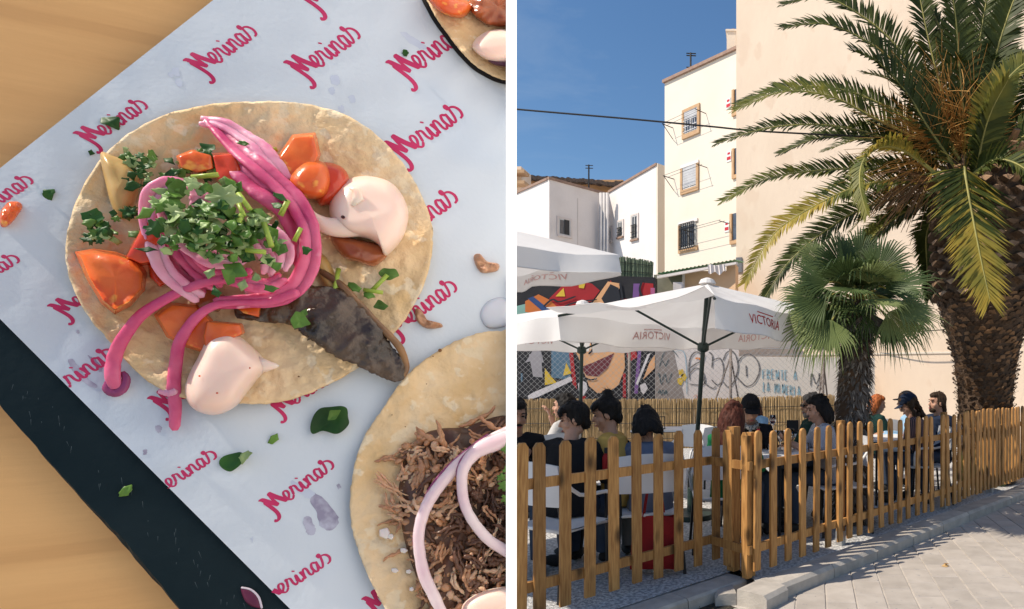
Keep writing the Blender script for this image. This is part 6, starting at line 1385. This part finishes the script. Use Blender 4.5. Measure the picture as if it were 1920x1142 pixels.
# ---------------------------------------------------------------- herbs
def leafpiece(u, v, h, s, mat, lab_, cat='herb', grp=None, par=None, shape=None, rot=None, tilt=None, fold=None, name='herb_piece'):
    lab = lab_
    if lab in (HL, HL2):
        sh_ = {'herb_pale': 'pale', 'herb_dark': 'dark', 'herb_green': 'mid-green'}[mat.name]
        if lab == HL: lab = sh_ + ' chopped herb bit in the ' + ('left' if u < 365 else 'middle' if u < 440 else 'right') + (' upper' if v < 422 else ' lower') + ' part of the heap'
        else: lab = sh_ + ' chopped herb bit ' + ('near the left rim' if u < 235 else 'above the orange cubes' if u > 340 else 'left of the onion coil') + ' of the middle tortilla'
    rot = random.uniform(0, 6.28) if rot is None else rot; fold = random.uniform(-.3, .4) if fold is None else fold
    n = random.randint(4, 6)
    if shape is None:
        cr_ = [(math.cos(2 * math.pi * i / n + random.uniform(-.3, .3)) * random.uniform(.7, 1.2), math.sin(2 * math.pi * i / n) * random.uniform(.4, .95)) for i in range(n)]; shape = []
        for i in range(n):
            a_, b_ = cr_[i], cr_[(i + 1) % n]; shape += [a_, (lerp(a_[0], b_[0], .33) * random.uniform(.86, 1.06), lerp(a_[1], b_[1], .33) * random.uniform(.86, 1.06)), (lerp(a_[0], b_[0], .67) * random.uniform(.86, 1.06), lerp(a_[1], b_[1], .67) * random.uniform(.86, 1.06))]
    tl = tilt if tilt is not None else (random.uniform(-.45, .45), random.uniform(-.45, .45))
    c = Q(u, v, h); X_ = (Q(u + 1, v, h) - c).normalized(); Y2 = TN.cross(X_); sz = s * PXM
    def mp(x, y, o=0):
        xr = x * math.cos(rot) - y * math.sin(rot); yr = x * math.sin(rot) + y * math.cos(rot)
        z = abs(y) * fold + .18 * math.sin(x * 3 + rot) + tl[0] * xr + tl[1] * yr + o
        return c + (X_ * xr + Y2 * yr) * sz + TN * (z * sz)
    k = len(shape); cen = (sum(p[0] for p in shape) / k, sum(p[1] for p in shape) / k)
    vs = [mp(*cen)] + [mp(lerp(cen[0], a, .55), lerp(cen[1], b, .55)) for a, b in shape] + [mp(a, b) for a, b in shape]
    fs = [(0, i + 1, (i + 1) % k + 1) for i in range(k)] + [(i + 1, k + i + 1, k + (i + 1) % k + 1, (i + 1) % k + 1) for i in range(k)]
    m_ = MB(); m_.add(vs, fs); m_.add([p - TN * .00022 for p in vs], fs); nn = 2 * k + 1
    m_.f += [(k + 1 + i, k + 1 + (i + 1) % k, nn + k + 1 + (i + 1) % k, nn + k + 1 + i) for i in range(k)]
    o = m_.build(name, mat, par, smooth=True)
    if s > 19:
        md = o.modifiers.new('soft', 'SUBSURF'); md.levels = 2; md.render_levels = 2
        for v_ in o.data.vertices: v_.co += TN * noise.noise(v_.co * 300 + V(u, 0, 0)) * .0012
    if par is None: ident(o, lab, cat, grp)
    return o
def stem(u, v, h, l, a, r=4.5, mat=m_stem, lab='cut green herb stem', grp=None, dz=.001):
    du, dv = math.cos(a) * l / 2, math.sin(a) * l / 2
    o = MB().tube([Q(u - du, v - dv, h - dz), Q(u, v, h + .0003), Q(u + du, v + dv, h + dz)], [r * PXM, r * PXM * .95, r * PXM], 10).build('cut_green_stalk', mat, smooth=True); return ident(o, lab, 'herb', grp)
HG = 'chopped herb leaves heaped on the middle taco'; HL = 'small chopped green herb leaf in the heap on the middle taco'
HL2 = 'dark chopped herb leaf among those on the upper left of the tortilla'
LOBED = []
for i in range(5):
    a0 = math.pi / 2 + (i - 2) * 1.05
    for da, r in ((-.38, .62), (-.16, .98), (0, .86), (.18, 1.02), (.40, .60)):
        LOBED.append((r * math.cos(a0 + da), r * math.sin(a0 + da)))
LOBED.append((-.1, -.75)); LOBED.append((.1, -.75))
HG = 'chopped herb leaves heaped on the middle taco'; HL = 'small chopped green herb leaf in the heap on the middle taco'
leafpiece(420, 372, .034, 36, m_herbl, 'largest pale lobed herb leaf on top of the heap', shape=LOBED, rot=.3, tilt=(.1, .1), fold=.05, name='herb_leaf')
sp_ = [(322, 382, 26, m_herb, 'green herb leaf at the left end of the heap', None), (330, 405, 24, m_herbd, '', None), (345, 432, 28, m_herb, '', None), (365, 455, 26, m_herb, '', None), (372, 392, 24, m_herb, '', None), (400, 418, 22, m_herbl, '', None), (440, 505, 26, m_herb, '', None)]
for (u, v, s, mt, lab, _) in sp_: leafpiece(u, v, .031, s, mt, HL, grp=HG)
for i in range(190):
    f = random.random(); u = random.gauss(lerp(300, 520, f), 26); v = random.gauss(lerp(395, 455, f), 33)
    d = ((u - 405) / 115) ** 2 + ((v - 422) / 75) ** 2
    if d > 1.7: continue
    leafpiece(u, v, .029 + .006 * random.random() * (1.3 - d), random.uniform(9, 21), random.choice([m_herb, m_herb, m_herb, m_herbl, m_herbl, m_herbd]), HL, grp=HG, tilt=(random.uniform(-.8, .8), random.uniform(-.8, .8)), shape=LOBED if random.random() < .14 else None)
for (u, v, s, mt, lab) in ((432, 520, 24, m_herb, 'triangular leaf hanging off the front of the heap'), (455, 535, 14, m_herbl, 'bright leaf bit on the front onion strip'), (406, 548, 17, m_herbd, 'glossy dark leaf scrap on the left onion tail'), (508, 540, 14, m_herb, 'narrow leaf draped over the lower right of the coil'), (480, 520, 12, m_herbl, 'silvery leaf bit at the front of the coil'),
                           (575, 470, 13, m_herbd, 'dark curled leaf at the right edge of the coil'), (500, 490, 16, m_herbd, 'ragged leaf right of the heap'), (520, 500, 13, m_herb, 'small ragged leaf lower right of the heap'), (455, 268, 13, m_herb, 'leaf scrap on the pale onion tail at the top'), (560, 600, 26, m_herb, 'fresh green leaf sprig lying on the fish'), (570, 588, 15, m_herb, 'leaf tip above the sprig on the fish'),
                           (728, 515, 22, m_herb, 'round bright leaf at the right rim below the big sauce dollop'), (665, 540, 18, m_herb, 'herb leaf at the base of the sprig right of the fish'), (690, 552, 16, m_herb, 'second leaf of the sprig right of the fish'), (715, 575, 22, m_herb, 'long jagged leaf pointing to the lower right rim')):
    hh = .030 if (380 < u < 540 and v < 560) else (.017 if v < 640 and u < 600 else .009)
    if 540 < u < 590 and v < 500: hh = .027
    leafpiece(u, v, hh, s, mt, lab, tilt=(.1, .1), fold=.25)
for (u, v, l, a, lab) in ((458, 378, 36, .95, 'green stem beside the largest pale leaf'), (452, 392, 28, 1.2, 'second green stem below the largest pale leaf'), (502, 440, 46, 1.25, 'long pale stem leaning down the right of the heap'), (533, 390, 32, -1.1, 'short stem on the red onion band'), (558, 440, 28, -1.1, 'stub stem at the right rim of the coil'),
                          (480, 471, 36, .1, 'horizontal stem in the right of the heap'), (446, 420, 40, -1.2, 'dark stem standing in the heap'), (631, 525, 42, 1.75, 'thick pale stem standing right of the coil'), (682, 597, 24, .1, 'short pale stem on the edge of the fish'), (700, 546, 36, .15, 'stem of the sprig at the right rim'), (712, 530, 40, -.8, 'thin stem of the round bright leaf'), (500, 282, 40, -.1, 'thin stem at the top beside the tomato cube'), (385, 330, 50, -.1, 'blurred green stem above the heap')):
    hh = .033 if 430 < u < 520 and v > 350 else (.024 if u < 600 and v > 300 else .010)
    stem(u, v, hh, l, a, lab=lab, r=5.5 if l > 30 else 4.8)
HG2 = 'chopped herb leaves scattered on the upper left of the middle tortilla'; HL2 = 'dark chopped herb leaf among those on the upper left of the tortilla'
for i in range(85):
    cu_, cv_, sx, sy = random.choice([(270, 320, 28, 22), (285, 350, 22, 24), (250, 300, 26, 14), (395, 300, 26, 16), (190, 412, 20, 14), (235, 395, 18, 16), (340, 320, 30, 14), (195, 440, 14, 12)])
    leafpiece(random.gauss(cu_, sx * .8), random.gauss(cv_, sy * .8), .010 + random.uniform(0, .005), random.uniform(7, 16), random.choice([m_herb, m_herbd, m_herbd, m_herbl]), HL2, grp=HG2, shape=LOBED if random.random() < .14 else None)
for (u, v, s, mt, lab) in ((172, 405, 26, m_herbd, 'big dark folded leaf hanging at the left rim'), (188, 438, 20, m_herbd, 'dark leaf pointing down at the left rim'), (390, 275, 22, m_herbd, 'dark leaf crossing the orange cube at the top')): leafpiece(u, v, .014, s, mt, lab)
for (u, v, s, mt, lab) in ((205, 230, 26, m_herbd, 'dark green leaf lying on the printed paper near its upper left edge'), (170, 286, 9, m_herbd, 'tiny bluish leaf scrap left of the tortilla top'), (92, 365, 15, m_herbd, 'single round leaf on the paper at far left'), (513, 822, 14, m_herb, 'small triangular leaf left of the glossy big leaf'),
                           (760, 100, 11, m_herbd, 'small leaf scrap on the paper near the top right'), (234, 920, 15, m_herb, 'bright leaf fragment lying on the slate')):
    leafpiece(u, v, .0022 if u != 234 else .0008, s, mt, lab, tilt=(.05, .1), fold=.15)
leafpiece(620, 790, .0045, 42, m_herbd, 'large glossy dark green leaf on the paper below the fish', shape=[(-1.0, -.55), (-.9, .3), (-.55, .85), (-.1, .8), (.5, .9), (.85, .75), (.8, .2), (.98, -.1), (.7, -.55), (.35, -.85), (0, -.7), (-.4, -.45), (-.8, -.85)], rot=0, tilt=(0, .1), fold=.18, name='herb_leaf')
leafpiece(628, 778, .0085, 22, m_herb, 'crumpled lighter lobe on top of the large glossy leaf', tilt=(.2, .2), fold=.5)
leafpiece(436, 868, .003, 27, m_herbd, 'dark leaf with a curled pale edge below the sauce dollop', rot=.1, tilt=(0, .1), fold=.1, shape=[(-1, .0), (-.7, .7), (.2, .8), (.75, .95), (.8, 0), (.3, -.5), (-.1, -.8), (-.5, -.6)])
leafpiece(460, 856, .006, 17, m_herbl, 'curled pale leaf edge standing up beside the dark leaf', rot=1.3, tilt=(.6, 0), fold=.5)
t_ = blob('onion_skin_piece', [(452, 1102), (470, 1106), (485, 1120), (490, 1140), (470, 1136), (458, 1124)], -.0008, .002, M('purple_skin', (.14, .02, .06), (.08, .01, .03), scale=60, rough=.4), 'dark purple diamond of onion skin with a pale rim on the slate at the bottom', 'onion', p=.3)
rim = strand('pale_rim', [(452, 1102, .001, 2), (470, 1106, .001, 2), (485, 1120, .001, 2), (491, 1141, .001, 2)], M('pale_rim', (.7, .6, .66), scale=9), '', ''); sub(rim, t_)
for k_ in ('label', 'category'):
    if k_ in rim.keys(): del rim[k_]
# crumbs on the paper
m_meat = M('pulled_pork', (.50, .26, .13), (.34, .15, .07), scale=70, stretch=(1, 1, 1), rough=.4, sss=.3, ssss=.003, bump=1, bscale=260, bdist=.0018, spec=.5, coat=.25, lo=.3, hi=.7, c3=(.62, .33, .18), s3=90, t3=.58)
m_meatd = M('pulled_pork_dark', (.13, .055, .028), (.07, .03, .018), scale=70, rough=.4, bump=.9, bscale=200, bdist=.0012, coat=.2)
m_meatp = M('pulled_pork_pale', (.68, .44, .29), (.56, .32, .19), scale=70, rough=.4, sss=.4, ssss=.003, bump=.8, bscale=200, bdist=.0012)
for (pts, lab) in (([(778, 580), (790, 582), (802, 600), (826, 606), (828, 614), (800, 616), (782, 602)], 'brown meat crumb on the paper right of the middle tortilla'), ([(888, 480), (900, 476), (914, 490), (935, 495), (932, 508), (905, 512), (893, 500)], 'brown meat crumb on the paper near the right edge'), ([(0, 400), (14, 380), (34, 378), (42, 390), (20, 420), (2, 425)], 'orange tomato crumb on the paper at the far left')):
    blob('crumb', pts, .001, .004, m_meat if pts[0][0] > 100 else m_tom, lab, 'crumb', p=.5, lump=.0015, lumps=9)
blob('onion_piece', [(900, 590), (915, 565), (945, 558), (960, 580), (950, 610), (915, 615)], .001, .002, M('clear_onion', (.62, .64, .70), scale=30, rough=.2, sss=.4), 'clear onion shard on the paper at the right edge', 'onion', p=.3); 
cut([x for x in bpy.data.objects if x.name.startswith('onion_piece')][-1])
# pulled meat
mt_ = {0: MB(), 1: MB(), 2: MB()}
def mstrand(u, v, a, l, r, h, k, bend=.55):
    nb_ = random.randint(1, 2); bd = [random.uniform(-bend, bend) for _ in range(8)]; rise = random.uniform(-.0010, .0022)
    for q in range(nb_):
        pts = []; off = (q - (nb_ - 1) / 2) * r * .75; x = u - math.sin(a) * off; y = v + math.cos(a) * off; aa = a + random.uniform(-.12, .12); l2 = l * random.uniform(.7, 1.15); hq = h + random.uniform(-.0006, .0008)
        for i in range(7): pts.append(V(x, y, (hq + rise * math.sin(i / 6 * 3.1)) * 1e4)); x += math.cos(aa) * l2 / 6; y += math.sin(aa) * l2 / 6; aa += bd[i] + random.uniform(-.1, .1)
        sp2 = spline(pts, 12); rr = r * random.uniform(.35, .7); ph_ = random.uniform(0, 9)
        mt_[k].tube([Q(p.x, p.y, p.z * 1e-4) for p in sp2], [rr * PXM * s_ * (1 + .35 * math.sin(ph_ + ii * 1.7)) for ii, s_ in enumerate([.25, .7, .9, 1, 1.1, 1, 1.05, .95, 1, .9, .7, .5, .2])], 6, flat=random.uniform(.5, .95), up=TN)
def mchunk(u, v, s_, h, k):
    mt_[k].ell(Q(u, v, h), (s_ * PXM, s_ * PXM * random.uniform(.5, .9), s_ * PXM * random.uniform(.4, .8)), TN.to_track_quat('Z', 'Y').to_matrix() @ Matrix.Rotation(random.uniform(0, 3), 3, 'Z'), 8, 6)
random.seed(21)
for i in range(720):
    f = random.random(); u = random.uniform(735, 1000); v = random.uniform(790, 1200)
    ed_ = 745 + max(0, (880 - v)) * .25 + max(0, v - 960) * .32
    if v < 830 - (u - 780) * .12: continue
    if u < ed_ + random.uniform(-10, 40): continue
    dep = min(1, (u - ed_) / 110); dk = 1 if (u > 850 and v > 900 and random.random() < .6) else (1 if random.random() < .12 else (2 if random.random() < .42 else 0))
    mstrand(u, v, random.uniform(0, 6.28), random.uniform(24, 62), random.uniform(6, 12), .007 + .012 * dep * random.random(), dk)
    if random.random() < .55: mchunk(u, v, random.uniform(5, 14), .008 + .011 * dep * random.random(), dk)
for (u, v, a, l, r) in ((705, 885, .75, 60, 7), (700, 900, .3, 70, 6), (735, 905, 1.0, 70, 6), (710, 950, .1, 40, 9), (780, 800, .9, 60, 12), (790, 850, 1.3, 70, 13), (860, 800, -.3, 80, 10), (900, 798, -.1, 60, 8)):
    mstrand(u, v, a, l, r, .010, 2 if r < 8 else 0, .3)
M_ = thing('pulled_meat', 'heap of pulled brown meat strands on the lower right tortilla', 'meat', Q(860, 960))
for k, (nm, m__) in enumerate((('meat_strands', m_meat), ('dark_meat_strands', m_meatd), ('pale_meat_strands', m_meatp))):
    o = mt_[k].build(nm, m__, M_, smooth=True, fix=False); o['kind'] = 'stuff'; cut(o)
bl = blob('meat_bed', [(750, 880), (800, 810), (870, 800), (960, 780), (1050, 850), (1050, 1200), (850, 1210), (800, 1130), (755, 1000)], .004, .007, m_meatd, '', '', p=.3, lump=.003, lumps=18, par=None)
for k_ in ('label', 'category'):
    if k_ in bl.keys(): del bl[k_]
sub(bl, M_); ORG[bl.name] = ORG[bl.name]; cut(bl)
# white onion rings
m_ron = M('raw_onion', (.74, .60, .60), (.66, .48, .52), scale=60, rough=.22, sss=.6, sssr=(1, .8, .85), ssss=.006, spec=.5, coat=.3, bump=.2, bscale=120, bdist=.0006)
m_rsk = M('onion_purple_rim', (.30, .05, .16), scale=20, rough=.3)
for pts, lab in (([(962, 800, .024, 9), (925, 822, .025, 14), (870, 862, .025, 15), (822, 912, .025, 14), (793, 965, .024, 13), (785, 1020, .023, 12), (796, 1080, .022, 13), (822, 1135, .022, 12), (850, 1190, .02, 10)], 'outer raw onion ring with a purple rim on the pulled meat'),
                 ([(975, 810, .028, 14), (930, 830, .028, 22), (890, 850, .028, 17), (868, 885, .028, 13), (868, 930, .027, 12), (885, 975, .027, 12), (920, 1015, .026, 13), (960, 1040, .025, 13), (985, 1048, .025, 10)], 'inner raw onion ring curving in front of the meat at the right edge')):
    o = strand('onion_ring', pts, m_ron, lab, 'onion', 'raw onion rings on the pulled meat', n=50, flat=.75); cut(o)
    k = strand('purple_rim', [(a - 9 if a < 960 else a - 3, b - 8 if i < 3 else b, h - .001, 2.5) for i, (a, b, h, r) in enumerate(pts[1:-1])], m_rsk, '', '', n=40)
    for k_ in ('label', 'category'):
        if k_ in k.keys(): del k[k_]
    sub(k, o); cut(k)
m_salt = M('salt_crystal', (.80, .72, .68), scale=90, rough=.15, sss=.4, spec=.6)
SL_ = ['largest salt flake, uppermost', 'small salt flake touching the largest', 'lone salt flake just below the largest', 'left salt flake of the middle row', 'right salt flake of the middle row', 'salt flake lowest on the left', 'salt flake inside the outer onion ring, upper left', 'salt flake inside the outer onion ring, lower right', 'smallest salt flake inside the outer onion ring']
for (u, v, s) in ((722, 1000, 15), (733, 1006, 9), (757, 1032, 9), (740, 1070, 9), (766, 1072, 8), (772, 1105, 7), (820, 1066, 10), (838, 1095, 9), (818, 1092, 8)):
    q = outline([(u + s * math.cos(a) * random.uniform(.7, 1.1), v + s * .8 * math.sin(a) * random.uniform(.7, 1.1)) for a in (0, 1.3, 2.6, 3.9, 5.1)], smooth=False)
    blob('salt_flake', q, .0065, .0022, m_salt, SL_.pop(0) + ', on the lower right tortilla', 'salt', 'salt flakes on the lower right tortilla', facets=True, sm=False, rings=5)
CL_ = ['topmost bright', 'largest bright', 'third from the top', 'lowest bright', 'small left-hand']
for (u, v, s) in ((948, 840, 16), (955, 880, 18), (945, 910, 16), (950, 935, 15), (940, 895, 12)):
    o = leafpiece(u, v, .030, s, m_herb, CL_.pop(0) + ' coriander leaf cropped by the white board above the meat', shape=LOBED, tilt=(.2, .1)); cut(o)
# toasted freckles on the tortillas
for (u, v, s, k) in ((825, 657, 5, 0), (735, 778, 1.5, 0), (760, 800, 1.5, 0), (812, 668, 2, 0), (560, 706, 2, 0), (740, 860, 2, 0), (800, 720, 1.5, 0)):
    joinp(spot(u, v, s * PXM, .0068).build('toasted_spot', m_char, None), tt1)
# ---------------------------------------------------------------- awning that shades the table
